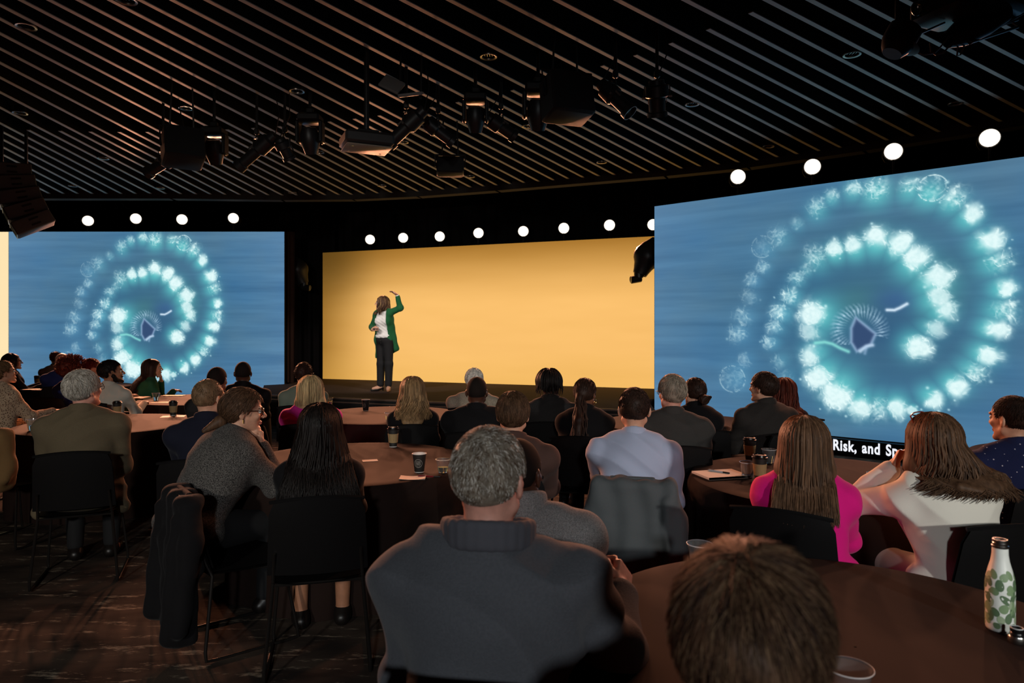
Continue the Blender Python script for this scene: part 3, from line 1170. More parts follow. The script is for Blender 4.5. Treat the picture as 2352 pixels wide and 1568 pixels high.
def round_table(x, y, label, clabel, seed, r=.762):
    t = thing('round_table', label, 'table', (x, y, 0), 0, 'round tables under dark cloths')
    b = MB()
    b.lathe([(.001, TT - .022), (r - .004, TT - .022), (r, TT - .018), (r, TT - .008), (r - .004, TT - .004), (.001, TT - .004)], 48)
    b.build('tabletop', WOODT, t)
    for k in range(4):
        b = MB()
        a = PI / 4 + k * PI / 2
        c, s_ = math.cos(a), math.sin(a)
        b.tube([(c * .30, s_ * .30, TT - .02), (c * .52, s_ * .52, .008)], .014, 8)
        b.build('leg', CH_LEG, t)
    g = np.random.default_rng(seed)
    b = MB()
    n = 120
    ph = g.uniform(0, 6.28, 4)
    rows = []
    prof = [(0.004, TT), (r * .5, TT), (r * .9, TT), (r * .985, TT), (r + .004, TT - .004), (r + .010, TT - .016), (r + .014, TT - .06), (r + .016, TT - .16),
            (r + .018, TT - .30), (r + .02, TT - .45), (r + .022, TT - .6), (r + .024, .012)]
    for i in range(n):
        a = 2 * PI * i / n
        row = []
        for rr, z in prof:
            t_ = max(0, (TT - .02 - z) / TT)
            fold = (math.sin(9 * a + ph[0]) + .6 * math.sin(14 * a + ph[1]) + .4 * math.sin(23 * a + ph[2])) * .022 * min(1, t_ * 2.0)
            zz = z
            if rr < r * .95 and rr > .01:
                zz = z + .0012 * math.sin(5 * a + ph[3]) * math.sin(rr * 9)
            row.append(((rr + fold + .01 * (t_ > 0)) * math.cos(a), (rr + fold + .01 * (t_ > 0)) * math.sin(a), zz))
        rows.append(row)
    b.grid([list(reversed(q)) for q in rows][::1], closed_u=True)
    o = b.build('tablecloth', CLOTH, None, loc=(x, y, 0))
    tag(o, clabel, 'tablecloth', 'dark cloths on the round tables')
    return t
# ------------------------------------------------------------------ the room
CARPET = mat('carpet', lin(74, 63, 55), .95, pattern='noise', col2=lin(44, 38, 35), vscale=3.5, bump=.5, bscale=260, stretch=(.55, 1.5, 1), spec=.1)
nt = CARPET.node_tree                                   # pale broken streaks woven into the carpet
bsdf = nt.nodes['Principled BSDF']
base_link = bsdf.inputs['Base Color'].links[0].from_socket
tcn = nt.nodes.new('ShaderNodeTexCoord')
mpn = nt.nodes.new('ShaderNodeMapping')
mpn.inputs['Rotation'].default_value = (0, 0, -.45)
mpn.inputs['Scale'].default_value = (1.3, 5.0, 1)
nt.links.new(tcn.outputs['Object'], mpn.inputs['Vector'])
n1 = nt.nodes.new('ShaderNodeTexNoise')
n1.inputs['Scale'].default_value = 2.6
n1.inputs['Detail'].default_value = 9
n1.inputs['Roughness'].default_value = .72
nt.links.new(mpn.outputs['Vector'], n1.inputs['Vector'])
r1 = nt.nodes.new('ShaderNodeValToRGB')
r1.color_ramp.elements[0].position = .56
r1.color_ramp.elements[1].position = .66
nt.links.new(n1.outputs['Fac'], r1.inputs['Fac'])
mx = nt.nodes.new('ShaderNodeMixRGB')
mx.inputs['Color2'].default_value = (*lin(165, 150, 130), 1)
nt.links.new(r1.outputs['Color'], mx.inputs['Fac'])
nt.links.new(base_link, mx.inputs['Color1'])
nt.links.new(mx.outputs['Color'], bsdf.inputs['Base Color'])

DRAPE = mat('black_drape', lin(26, 23, 23), .95, bump=.3, bscale=80, spec=.1)
DRAPE_B = mat('brown_drape', lin(60, 40, 32), .9, bump=.3, bscale=80, spec=.1)
BLACK_W = mat('black_paint', lin(18, 17, 17), .9, spec=.2)
SLAT = mat('slat_finish', lin(206, 202, 198), .46, var=.10, vscale=5, spec=.25)
SLAT_SIDE = mat('slat_side', lin(20, 19, 19), .9, spec=.1)
GREY_F = mat('fascia_grey', lin(62, 60, 56), .8)

b = MB()
b.box((-2, 5.5, -.05), (24, 23.4, .1))
tag(b.build('floor', CARPET), kind='structure')
b = MB()
b.box((-2, 5.5, 5.05), (24, 23.4, .1))
ceil = tag(b.build('ceiling', BLACK_W), kind='structure')
for nm, c, sz in (('wall_left', (-13.6, 5.5, 2.5), (.2, 23, 5)), ('wall_right', (9.6, 5.5, 2.5), (.2, 23, 5)), ('wall_back', (-2, 17.0, 2.5), (23.2, .2, 5)), ('wall_front', (-2, -6.0, 2.5), (23.2, .2, 5))):
    b = MB()
    b.box(c, sz)
    tag(b.build(nm, DRAPE), kind='structure')

# ceiling slats fan out from a point behind the left of the room and stop at the cornice
CZ = 4.25
K = CZ - CAM_H
FAN = np.array((-1.93 * K, 0.0))
CORN_L = [(-13.4, 13.2), (-6.6, 13.2), (-4.5, 13.35), (-3.1, 13.3), (-1.8, 13.0), (-.29, 12.45), (2.53, 11.29), (3.7, 10.7), (5.0, 9.7), (9.45, 5.8)]
b = MB()
for (x0, y0), (x1, y1) in zip(CORN_L[:-1], CORN_L[1:]):
    d = Vector((x1 - x0, y1 - y0, 0))
    R = Matrix.Rotation(math.atan2(d.y, d.x), 3, 'Z')
    n_ = Vector((-d.y, d.x, 0)).normalized()
    b.box(Vector(((x0 + x1) / 2, (y0 + y1) / 2, CZ + .22)) + n_ * .1, (d.length + .05, .2, .62), R)
tag(b.build('trim_1', GREY_F, smooth=False), kind='structure')


def ray_to_cornice(d):
    best = 40
    for (x0, y0), (x1, y1) in zip(CORN_L[:-1], CORN_L[1:]):
        A = np.array([[d[0], x0 - x1], [d[1], y0 - y1]])
        try:
            t, w = np.linalg.solve(A, np.array((x0, y0)) - FAN)
        except np.linalg.LinAlgError:
            continue
        if t > 0 and -.001 <= w <= 1.001:
            best = min(best, t)
    return best


def slat(tan, r0):
    th = math.atan(tan)
    d = np.array((math.sin(th), math.cos(th)))
    r1 = min(ray_to_cornice(d), 17.5)
    for lim, ax in ((-13.4, 0), (9.4, 0)):
        if abs(d[ax]) > 1e-6:
            t = (lim - FAN[ax]) / d[ax]
            if t > 0:
                r1 = min(r1, t)
    if r1 - r0 < .4:
        return
    b = MB()
    L = r1 - r0
    b.box((0, L / 2, .004), (.044, L, .008), m=0)
    b.box((0, L / 2, .18), (.040, L, .344), m=1)
    o = b.build('slat', [SLAT, SLAT_SIDE], ceil, smooth=False)
    p = FAN + d * r0
    o.location = (p[0], p[1], CZ)
    o.rotation_euler = (0, 0, -th)


X0 = [-1060, -985, -910, -836, -745, -680, -613, -547, -478, -410, -345, -280, -217, -150, -85, -24, 46, 112, 179, 251, 320, 394, 473, 553, 637, 729, 820, 923, 1031, 1149, 1277, 1417, 1573, 1760, 1959, 2190, 2460, 2780, 3160]
T0 = [(x0 + 271.8 + 50) / 1231.0 for x0 in X0]           # tangent of each slat's bearing
T0 = [(x0 - 1176 + 1.93 * 760) / FPX for x0 in X0]
for i, t in enumerate(T0):
    slat(t, 2.2 if t < 1.2 else 3.0)
    if i + 1 < len(T0):
        slat((t + T0[i + 1]) / 2, 9.1)

# round recessed lights between the slats
RING = mat('downlight_ring', lin(170, 160, 150), .3, .9)
FIN = mat('downlight_fin', lin(200, 195, 188), .2, 1.0)
DL = [(60, 62), (290, 2), (1122, 131), (682, 210), (427, 249), (46, 260), (925, 327), (1590, 240), (1213, 291), (1957, 126), (2195, 239), (1382, 373), (877, 427),
      (672, 443), (368, 432), (168, 427), (237, 364), (547, 374), (732, 350), (1080, 406), (1765, 337)]
DL.sort()
ORD = ['first', 'second', 'third', 'fourth', 'fifth', 'sixth', 'seventh', 'eighth', 'ninth', 'tenth', 'eleventh', 'twelfth', 'thirteenth', 'fourteenth', 'fifteenth',
       'sixteenth', 'seventeenth', 'eighteenth', 'nineteenth', 'twentieth', 'twenty-first', 'twenty-second']
dl0 = None
for i, (x, y) in enumerate(DL):
    Y = FPX * K / (760 - y)
    p = at(x, y, Y)
    if dl0 is None:
        dl0 = thing('downlight', 'x', 'ceiling light', p)
        b = MB()
        b.lathe([(.062, .012), (.064, 0), (.082, -.004), (.084, .006), (.070, .03)], 24)
        b.build('trim_ring', RING, dl0)
        b = MB()
        b.lathe([(.062, .012), (.056, .09), (.001, .09)], 20)
        b.build('housing', BLACK_P, dl0)
        for k in range(4):
            b = MB()
            b.box((-.036 + .024 * k, 0, .03), (.004, .10, .03))
            b.build('baffle_fin', FIN, dl0)
        o = dl0
    else:
        o = copy_tree(dl0)
        o.location = p
    o['label'] = 'small round downlight recessed between the ceiling slats, %s counting from the left' % ORD[i]
    o['group'] = 'recessed downlights in the slat ceiling'

# ------------------------------------------------------------------ stage
STAGE_TOP = mat('stage_carpet', lin(70, 56, 52), .9, var=.18, vscale=9, bump=.4, bscale=90, stretch=(.6, 3, 1), spec=.15)
STAGE_F = mat('stage_fascia', lin(34, 33, 33), .7)
STAGE_E = mat('stage_edge', lin(120, 96, 84), .5)
SZ = .52
poly = [(-4.29, 11.68), (1.95, 9.25), (2.12, 10.75), (4.35, 12.55), (3.2, 14.0), (-4.58, 16.7), (-4.58, 13.95), (-4.95, 13.62)]
st = thing('stage', 'low dark carpeted stage with a pale front edge below the yellow screen', 'stage', (0, 0, 0))
b = MB()
n = len(poly)
b.add([(x, y, SZ - .03) for x, y in poly] + [(x, y, SZ) for x, y in poly], [tuple(range(n, 2 * n))] + [(i, (i + 1) % n, n + (i + 1) % n, n + i) for i in range(n)])
b.build('stage_deck', STAGE_TOP, st, smooth=False)
b = MB()
inn = [(x * .995, y + .02) for x, y in poly]
b.add([(x, y, 0.0) for x, y in inn] + [(x, y, SZ - .03) for x, y in inn], [(i, (i + 1) % n, n + (i + 1) % n, n + i) for i in range(n)])
b.build('fascia', STAGE_F, st, smooth=False)
d = Vector((6.24, -2.43, 0))
R = Matrix.Rotation(math.atan2(d.y, d.x), 3, 'Z')
cx = Vector(((-4.29 + 1.95) / 2, (11.68 + 9.25) / 2, 0))
for z, hgt, off in ((SZ - .012, .026, -.012), (SZ - .075, .018, -.006)):
    b = MB()
    b.box(cx + Vector((-.363, -.932, 0)) * (-off) + Vector((0, 0, z)), (6.68, .03, hgt), R)
    b.build('edge_trim', STAGE_E, st, smooth=False)


# ------------------------------------------------------------------ screens
def value_noise(U, V, f, seed):
    g = np.random.default_rng(seed)
    T = g.random((64, 64))
    x, y = U * f, V * f
    i, j = np.floor(x).astype(int), np.floor(y).astype(int)
    a, b_ = x - i, y - j
    a, b_ = a * a * (3 - 2 * a), b_ * b_ * (3 - 2 * b_)
    q = lambda i, j: T[i % 64, j % 64]
    return (q(i, j) * (1 - a) + q(i + 1, j) * a) * (1 - b_) + (q(i, j + 1) * (1 - a) + q(i + 1, j + 1) * a) * b_


def fbm(U, V, f, seed, o=4):
    s, a, t = 0, .5, 0
    for k in range(o):
        s = s + a * value_noise(U + k * .37, V + k * .11, f * 2 ** k, seed + k)
        t += a
        a *= .55
    return s / t


def to_lin(c):
    c = np.clip(c, 0, 1)
    return np.where(c <= .04045, c / 12.92, ((c + .055) / 1.055) ** 2.4)


def emis_mat(name, strength=1.0):
    m = bpy.data.materials.new(name)
    m.use_nodes = True
    nt = m.node_tree
    nt.nodes.clear()
    out = nt.nodes.new('ShaderNodeOutputMaterial')
    em = nt.nodes.new('ShaderNodeEmission')
    at_ = nt.nodes.new('ShaderNodeAttribute')
    at_.attribute_name = 'picture'
    em.inputs['Strength'].default_value = strength
    nt.links.new(at_.outputs['Color'], em.inputs['Color'])
    nt.links.new(em.outputs[0], out.inputs[0])
    return m


LED = emis_mat('led_display')


def display_mesh(name, W, H, nu, nv, paint):
    u = np.linspace(0, 1, nu)
    v = np.linspace(0, 1, nv)
    U, V = np.meshgrid(u, v, indexing='ij')
    P = np.stack([U * W, np.zeros_like(U), H * (1 - V)], -1).reshape(-1, 3)
    i = np.arange(nu - 1)[:, None] * nv + np.arange(nv - 1)[None, :]
    F = np.stack([i, i + 1, i + nv + 1, i + nv], -1).reshape(-1, 4)
    o = np_mesh(name, P, F, [LED], None, None, False)
    C = to_lin(paint(U, V))
    a = o.data.attributes.new('picture', 'FLOAT_COLOR', 'POINT')
    rgba = np.ones((nu * nv, 4), np.float32)
    rgba[:, :3] = C.reshape(-1, 3)
    a.data.foreach_set('color', rgba.ravel())
    return o


BLOBS = [(0.407,0.086,0.0341,0.60,1), (0.439,0.051,0.0261,0.60,1), (0.364,0.142,0.0231,0.35,1), (0.321,0.189,0.0353,0.50,1), (0.287,0.231,0.0398,0.40,2), (0.283,0.314,0.0279,0.50,1), (0.260,0.368,0.0282,0.50,1), (0.255,0.440,0.0322,0.30,1), (0.237,0.528,0.0365,0.45,1), (0.223,0.597,0.0367,0.50,1), (0.242,0.711,0.0284,0.30,1), (0.213,0.794,0.0492,0.50,2), (0.323,0.715,0.0274,0.40,1), (0.336,0.784,0.0312,0.30,1), (0.403,0.286,0.0417,0.60,1), (0.445,0.261,0.0372,0.95,0), (0.488,0.249,0.0402,0.95,0), (0.532,0.227,0.0466,1.00,0), (0.577,0.255,0.0456,1.00,0), (0.608,0.312,0.0519,1.00,0), (0.646,0.392,0.0510,0.95,0), (0.648,0.467,0.0441,0.85,0), (0.661,0.511,0.0405,0.90,0), (0.641,0.575,0.0375,0.70,0), (0.613,0.647,0.0449,1.00,0), (0.382,0.333,0.0268,0.50,1), (0.359,0.369,0.0309,0.55,1), (0.344,0.441,0.0350,0.80,1), (0.321,0.511,0.0353,0.85,1), (0.310,0.569,0.0315,0.60,1), (0.301,0.637,0.0277,0.60,1), (0.397,0.517,0.0608,1.00,0), (0.395,0.589,0.0457,0.70,0), (0.395,0.688,0.0457,0.90,0), (0.413,0.778,0.0566,1.00,0), (0.451,0.838,0.0631,1.00,0), (0.497,0.884,0.0473,0.95,0), (0.538,0.882,0.0393,0.70,1), (0.573,0.881,0.0387,0.95,0), (0.601,0.879,0.0174,0.80,0), (0.638,0.838,0.0375,0.95,0), (0.680,0.789,0.0401,1.00,0), (0.710,0.730,0.0362,0.80,1), (0.731,0.673,0.0391,1.00,0), (0.742,0.579,0.0357,1.00,0), (0.758,0.515,0.0386,0.85,1), (0.761,0.438,0.0353,1.00,0), (0.748,0.343,0.0388,0.85,1), (0.736,0.270,0.0423,1.00,0), (0.704,0.176,0.0364,0.95,0), (0.675,0.113,0.0369,0.85,1), (0.635,0.069,0.0410,0.95,2), (0.598,0.050,0.0348,0.80,1), (0.532,0.037,0.0430,0.90,1), (0.486,0.026,0.0329,0.70,1)]
BLOBS = [(u, v, r * (.86 if ty == 0 else .92), it, ty) for u, v, r, it, ty in BLOBS]


def paint_ocean(U, V):
    """seen from above: a spiral of bright bubble clouds in blue-green water"""
    asp = 5.94 / 3.34
    X = U * asp
    rgb = lambda *c: np.array(c) / 255.0
    n = fbm(U * .35, V * 3.2, 9, 3, 5)
    n2 = fbm(U, V, 5, 9, 4)
    edge = np.clip(((U - .5) / .5) ** 2 * .7 + ((V - .5) / .5) ** 2 * .25, 0, 1)
    C = rgb(68, 112, 142)[None, None] * (1 - edge)[..., None] + rgb(88, 130, 168)[None, None] * edge[..., None]
    C = C + ((n - .5) * .11)[..., None] * np.array((.8, 1, 1)) + ((n2 - .5) * .16)[..., None] * np.array((.5, .2, -.2))
    dx, dy = X - .515 * asp, V - .55
    inner = np.exp(-((dx / .40) ** 2 + (dy / .36) ** 2) ** 2)
    C = C + inner[..., None] * (rgb(58, 100, 130) - C) * .6
    gs = lambda cu, cv, a, b_: np.exp(-(((U - cu) * asp / a) ** 2 + ((V - cv) / b_) ** 2))
    C = C + (gs(.50, .47, .10, .07) * .5)[..., None] * (rgb(72, 130, 128) - C)
    C = C + (gs(.575, .47, .09, .05) * .6)[..., None] * (rgb(58, 88, 146) - C)
    C = C + (gs(.575, .60, .11, .09) * .75)[..., None] * (rgb(50, 86, 124) - C)
    C = C + (gs(.645, .43, .10, .10) * .35)[..., None] * (rgb(72, 140, 134) - C)
    mod = fbm(X, V, 34, 21, 4)
    fine = fbm(X, V, 95, 33, 3)
    wx = (fbm(X, V, 16, 5, 3) - .5) * .055
    wy = (fbm(X, V, 16, 6, 3) - .5) * .055
    ridge = 1 - np.abs(2 * fbm(X + wx, V + wy, 40, 44, 3) - 1) * 6
    glow = np.zeros_like(U)
    core = np.zeros_like(U)
    for u, v, r, it, ty in BLOBS:
        cx_, cy_ = u * asp, v
        to = np.array((.515 * asp - cx_, .55 - cy_))
        to = to / (np.linalg.norm(to) + 1e-6) * r * .7
        gd = ((X - cx_ - to[0]) / (1.45 * r)) ** 2 + ((V - cy_ - to[1]) / (1.45 * r)) ** 2
        glow = np.maximum(glow, .74 * it * np.exp(-gd)) + .035 * it * np.exp(-gd * .4)
        D = np.sqrt((X + wx * .6 - cx_) ** 2 + (V + wy * .6 - cy_) ** 2) / (r * .86)
        if ty == 0:
            c_ = np.clip(np.exp(-(D * (.92 + (mod - .5) * .5)) ** 3) * 1.25, 0, 1) * it
            c_ = c_ * (.97 + .25 * (fine - .5)) + .5 * it * np.clip(ridge, 0, 1) * np.exp(-((D - 1.1) / .25) ** 2)
        elif ty == 1:
            c_ = np.exp(-(D * .95) ** 2.6) * it * np.clip(.25 + 1.5 * (fine - .30) + 1.1 * (mod - .45), 0, 1.3)
            c_ = c_ + .7 * it * np.clip(ridge, 0, 1) * np.exp(-((D - .9) / .55) ** 2)
        else:
            c_ = .8 * it * np.exp(-(D * 1.3) ** 2) * np.clip(1.6 * (fine - .25), 0, 1.2)
            ring = np.sqrt((X - cx_) ** 2 + (V - cy_) ** 2) / r
            c_ = c_ + .8 * it * np.exp(-((ring - 1.25) / .05) ** 2) * (fine > .47) + .5 * it * np.clip(ridge, 0, 1) * np.exp(-((ring - 1) / .3) ** 2)
        core = np.maximum(core, c_)
    glow = np.clip(glow, 0, 1)[..., None]
    left = np.clip((U - .28) / .15, 0, 1)[..., None]
    teal = rgb(104, 178, 214) * (1 - left) + rgb(100, 214, 212) * left
    C = C + glow * (teal - C)
    cr = np.clip(core, 0, 1)[..., None]
    C = C + cr * (rgb(228, 252, 252) - C)
    # the open mouth with a bristled rim
    tri = [(.491, .535), (.530, .597), (.521, .636), (.493, .664), (.482, .630), (.482, .575)]
    inside = np.full(U.shape, -9.0)
    for (a0, b0), (a1, b1) in zip(tri, tri[1:] + tri[:1]):
        ex, ey = (a1 - a0) * asp, b1 - b0
        L = math.hypot(ex, ey)
        inside = np.maximum(inside, ((X - a0 * asp) * ey - (V - b0) * ex) / L)
    ang = np.arctan2(V - .59, X - .500 * asp)
    rad = np.sqrt(((X - .497 * asp) / .092) ** 2 + ((V - .585) / .092) ** 2)
    br = np.clip(1 - np.abs(rad - .85) / .35, 0, 1) * (V < .64) * np.clip(np.sin(ang * 40 + 12 * rad + 5 * mod) * .4 + .35 + .9 * (fine - .5), 0, 1) * np.where(ang > .25, np.where(ang < 2.2, 0, 1), 1)
    br = br * (inside > 0)
    C = C + np.clip(br * .85, 0, 1)[..., None] * (rgb(196, 226, 246) - C)
    m_in = np.clip(.5 - inside / .006, 0, 1)[..., None]
    C = C + m_in * (rgb(54, 78, 116) - C)
    rim = np.exp(-(inside / .006) ** 2)[..., None] * .55
    C = C + rim * (rgb(180, 208, 240) - C)
    # drifting wisps
    def stroke(pts, w, it, c_):
        nonlocal C
        dmin = np.full(U.shape, 9.0)
        for (a0, b0), (a1, b1) in zip(pts[:-1], pts[1:]):
            ex, ey = (a1 - a0) * asp, b1 - b0
            t = np.clip(((X - a0 * asp) * ex + (V - b0) * ey) / (ex * ex + ey * ey), 0, 1)
            dmin = np.minimum(dmin, np.hypot(X - a0 * asp - t * ex, V - b0 - t * ey))
        C = C + (it * np.exp(-(dmin / w) ** 2))[..., None] * (c_ - C)
    stroke([(.407, .634), (.427, .630), (.443, .637), (.460, .654), (.476, .666)], .007, .75, rgb(150, 240, 228))
    stroke([(.552, .507), (.566, .508), (.576, .500), (.589, .486)], .006, .95, rgb(222, 240, 255))
    stroke([(.500, .664), (.512, .645), (.524, .640)], .007, .8, rgb(200, 222, 245))
    stroke([(.512, .650), (.509, .672)], .006, .5, rgb(170, 200, 232))
    # a few loose bubbles
    g = np.random.default_rng(5)
    for k in range(70):
        q = BLOBS[g.integers(len(BLOBS))]
        a = g.uniform(0, 6.28)
        rr = q[2] * g.uniform(1.0, 1.7)
        bu, bv = q[0] * asp + math.cos(a) * rr, q[1] + math.sin(a) * rr
        C = C + (q[3] * .8 * np.exp(-(((X - bu) ** 2 + (V - bv) ** 2) / g.uniform(.0025, .0055) ** 2)))[..., None] * (rgb(214, 250, 252) - C)
    return C


def paint_yellow(U, V):
    rgb = lambda *c: np.array(c) / 255.0
    C = np.zeros(U.shape + (3,)) + rgb(250, 192, 110)
    top = np.clip(1 - V / .42, 0, 1) ** 1.5
    C = C + (top * .95)[..., None] * (rgb(162, 112, 42) - C)
    lft = np.clip(1 - U / .16, 0, 1) ** 1.3
    C = C + (lft * .75)[..., None] * (rgb(140, 96, 30) - C)
    cor = np.exp(-((U / .13) ** 2 + (V / .35) ** 2))
    C = C + (cor * .75)[..., None] * (rgb(84, 60, 22) - C)
    bot = np.clip((V - .75) / .25, 0, 1)
    C = C + (bot * .35)[..., None] * (rgb(232, 178, 84) - C)
    C = C + ((fbm(U, V * 2, 6, 71, 3) - .5) * .03)[..., None]
    return C


def paint_cream(U, V):
    return np.zeros(U.shape + (3,)) + np.array((255, 228, 178)) / 255.0 + ((fbm(U, V, 4, 77, 2) - .5) * .02)[..., None]


def screen(label, loc, rz, W, H, disp, depth=.10):
    t = thing('led_screen', label, 'screen', loc, rz)
    b = MB()
    b.box((W / 2, depth / 2 + .004, H / 2), (W + .012, depth, H + .012))
    b.build('cabinet', BLACK_P, t, smooth=False)
    disp.parent = t
    return t


RX = -math.atan2(.657, .754)
d1 = display_mesh('display', 5.94, 3.34, 560, 316, paint_ocean)
s_r = screen('big blue screen of a bubble spiral on the right of the room', (2.24, 10.73, .218), RX, 5.94, 3.34, d1)
d2 = d1.copy()
col.objects.link(d2)
d2.scale = (5.65 / 5.94, 1, 1)
s_l = screen('blue screen of a bubble spiral on the left of the stage', (-10.32, 14.0, .296), 0, 5.65, 3.34, d2)
YA = math.atan2(12.73 - 15.4, 2.63 + 4.27)
d3 = display_mesh('display', 9.0, 2.84, 180, 70, lambda U, V: paint_yellow(U, V))
screen('wide plain yellow screen standing at the back of the stage', (-4.27, 15.4, .525), YA, 9.0, 2.84, d3)
d4 = display_mesh('display', 2.6, 3.34, 24, 24, paint_cream)
screen('pale cream screen at the left end of the room', (-12.94, 14.02, .296), 0, 2.6, 3.34, d4)

# caption strip in front of the foot of the right-hand screen
cp = thing('caption_display', 'low black caption strip with white words below the right blue screen', 'screen', (2.24 + .754 * .3 - .657 * .16, 10.73 - .657 * .3 - .754 * .16, 0), RX)
b = MB()
b.box((2.6, .05, .105), (5.0, .09, .21))
b.build('cabinet', mat('caption_black', lin(10, 10, 13), .5), cp, smooth=False)
cu = bpy.data.curves.new('caption_text', 'FONT')
cu.body = 'e Risk, and Spa'
cu.size = .18
cu.extrude = .002
cu.offset = .0050
cu.space_character = 1.12
cu.space_word = 1.25
to = bpy.data.objects.new('caption_text', cu)
col.objects.link(to)
to.parent = cp
to.rotation_euler = (PI / 2, 0, 0)
to.location = (2.255, .002, .065)
to.scale = (.80, 1.08, 1)
dg = bpy.context.evaluated_depsgraph_get()
tm = bpy.data.meshes.new_from_object(to.evaluated_get(dg))
tm.materials.append(mat('caption_white', (1, 1, 1), .5, emit=(.9, .92, 1.0), estr=.95))
bpy.data.objects.remove(to)
adj = {}
for p_ in tm.polygons:                                    # every letter its own piece
    vs_ = list(p_.vertices)
    for a_ in vs_[1:]:
        ra, rb = vs_[0], a_
        while adj.get(ra, ra) != ra:
            ra = adj[ra]
        while adj.get(rb, rb) != rb:
            rb = adj[rb]
        adj[ra] = rb
groups = {}
for p_ in tm.polygons:
    r_ = p_.vertices[0]
    while adj.get(r_, r_) != r_:
        r_ = adj[r_]
    groups.setdefault(r_, []).append(p_)
for gl in groups.values():
    b = MB()
    ids = sorted({v for p_ in gl for v in p_.vertices})
    mp_ = {v: k for k, v in enumerate(ids)}
    b.add([tm.vertices[v].co for v in ids], [[mp_[v] for v in p_.vertices] for p_ in gl])
    lo_ = b.build('letter', tm.materials[0], cp, smooth=False, loc=(2.255, .002, .065), rot=(PI / 2, 0, 0))
    lo_.scale = (.74, 1.06, 1)

# drapes between the screens
def drape(name, label, x0, y0, x1, y1, z0, z1, m, folds, amp, parent=None):
    b = MB()
    n = int(folds * 8)
    rows = []
    for i in range(n + 1):
        t = i / n
        dn = Vector((-(y1 - y0), x1 - x0, 0)).normalized()
        off = dn * (amp * math.sin(2 * PI * folds * t) + amp * .4 * math.sin(2 * PI * folds * .37 * t + 1))
        rows.append([Vector((x0 + (x1 - x0) * t, y0 + (y1 - y0) * t, z)) + off * (.6 + .4 * (1 - (z - z0) / (z1 - z0))) for z in np.linspace(z0, z1, 4)])
    b.grid(rows)
    o = b.build(name, m)
    tag(o, label, 'curtain')
    return o


drape('stage_curtain', 'black folded curtain in the gap left of the yellow screen', -5.3, 15.55, -4.05, 15.62, .53, 4.4, DRAPE, 6, .06)
drape('stage_curtain', 'narrow brown curtain hanging beside the right edge of the left blue screen', -4.66, 14.16, -4.50, 14.16, .53, 3.66, DRAPE_B, 1.6, .025)
drape('stage_curtain', 'long black curtain hung above and behind the yellow screen', -4.0, 15.75, 4.6, 12.6, .55, 4.5, DRAPE, 34, .05)

# ------------------------------------------------------------------ lamps above the screens
LENS = mat('lamp_lens', (1, 1, 1), .3, emit=(1.0, .86, .70), estr=1.7)
CAN = mat('lamp_can', lin(20, 19, 19), .5)
PARS = [('left blue screen', 103, 511, 14.05), ('left blue screen', 202, 507, 14.05), ('left blue screen', 312, 502, 14.05), ('left blue screen', 418, 504, 14.05), ('left blue screen', 536, 501, 14.05),
        ('yellow screen', 850, 550, 15.2), ('yellow screen', 926, 546, 14.85), ('yellow screen', 1010, 543, 14.5), ('yellow screen', 1099, 535, 14.15), ('yellow screen', 1202, 531, 13.75),
        ('yellow screen', 1295, 524, 13.4), ('yellow screen', 1400, 517, 13.0), ('yellow screen', 1500, 516, 12.7),
        ('right blue screen', 1695, 406, 10.05), ('right blue screen', 1866, 383, 9.45), ('right blue screen', 2052, 348, 8.85), ('right blue screen', 2273, 317, 8.2)]
par0 = None
cnt = {}
for i, (scn, x, y, Y) in enumerate(PARS):
    mm = (x - 1176) / FPX
    Y = {'left blue screen': 14.05, 'yellow screen': 13.75 / (1 + .387 * mm) + .07, 'right blue screen': 12.68 / (1 + .8714 * mm) + .07}[scn]
    p = at(x, y, Y)
    aim = Vector((p.x * .40 + rng.uniform(-.8, .8), rng.uniform(1.5, 4.5), .5))
    if scn == 'right blue screen':
        aim = Vector((.3 + .5 * (i - 13), 2.8, .7))
    if scn == 'left blue screen':
        aim = Vector([(-5.0, 6.0, .6), (-4.2, 6.5, .5), (-2.6, 2.6, .2), (-2.2, 2.4, .2), (-3.4, 5.0, .6)][i])
    dr = (aim - p).normalized()
    q = dr.to_track_quat('Y', 'Z')
    if par0 is None:
        par0 = thing('stage_lamp', 'x', 'stage light')
        b = MB()
        b.lathe([(.115, -.02), (.118, 0), (.112, .005), (.105, -.02), (.105, -.10), (.075, -.20), (.06, -.26), (.001, -.262)], 24, R=Matrix.Rotation(-PI / 2, 3, 'X'))
        b.build('can', CAN, par0)
        b = MB()
        b.lathe([(.104, -.006), (.09, .008), (.05, .016), (.001, .019)], 24, R=Matrix.Rotation(-PI / 2, 3, 'X'))
        b.build('lens', LENS, par0)
        b = MB()
        b.tube([(-.125, -.08, 0), (-.130, -.08, -.08), (-.10, -.10, -.15), (0, -.12, -.17), (.10, -.10, -.15), (.130, -.08, -.08), (.125, -.08, 0)], .009, 6, flat=.5)
        b.build('yoke', CAN, par0)
        b = MB()
        b.tube([(0, .015, -.10), (0, .015, -.42)], .014, 8)
        b.build('post', CAN, par0)
        o = par0
    else:
        o = copy_tree(par0)
    o.location = p
    for ch in o.children:
        if ch.name.split('.')[0] == 'post':
            a = Vector((-dr.x, -dr.y, 0)).normalized()
            ch.rotation_euler = (0, 0, math.atan2(a.y, a.x) - PI / 2)
        else:
            ch.rotation_mode = 'QUATERNION'
            ch.rotation_quaternion = q
    cnt[scn] = cnt.get(scn, 0) + 1
    o['label'] = 'lit round stage lamp, %s from the left above the %s' % (ORD[cnt[scn] - 1], scn)
    o['group'] = 'lit lamps in a row above the screens'
    sp = spot('lamp_beam', p + dr * .03, p + dr * 5, PAR_W * {'left blue screen': 2.3, 'yellow screen': .85, 'right blue screen': .5}[scn], WARM, 45, .45, .09)

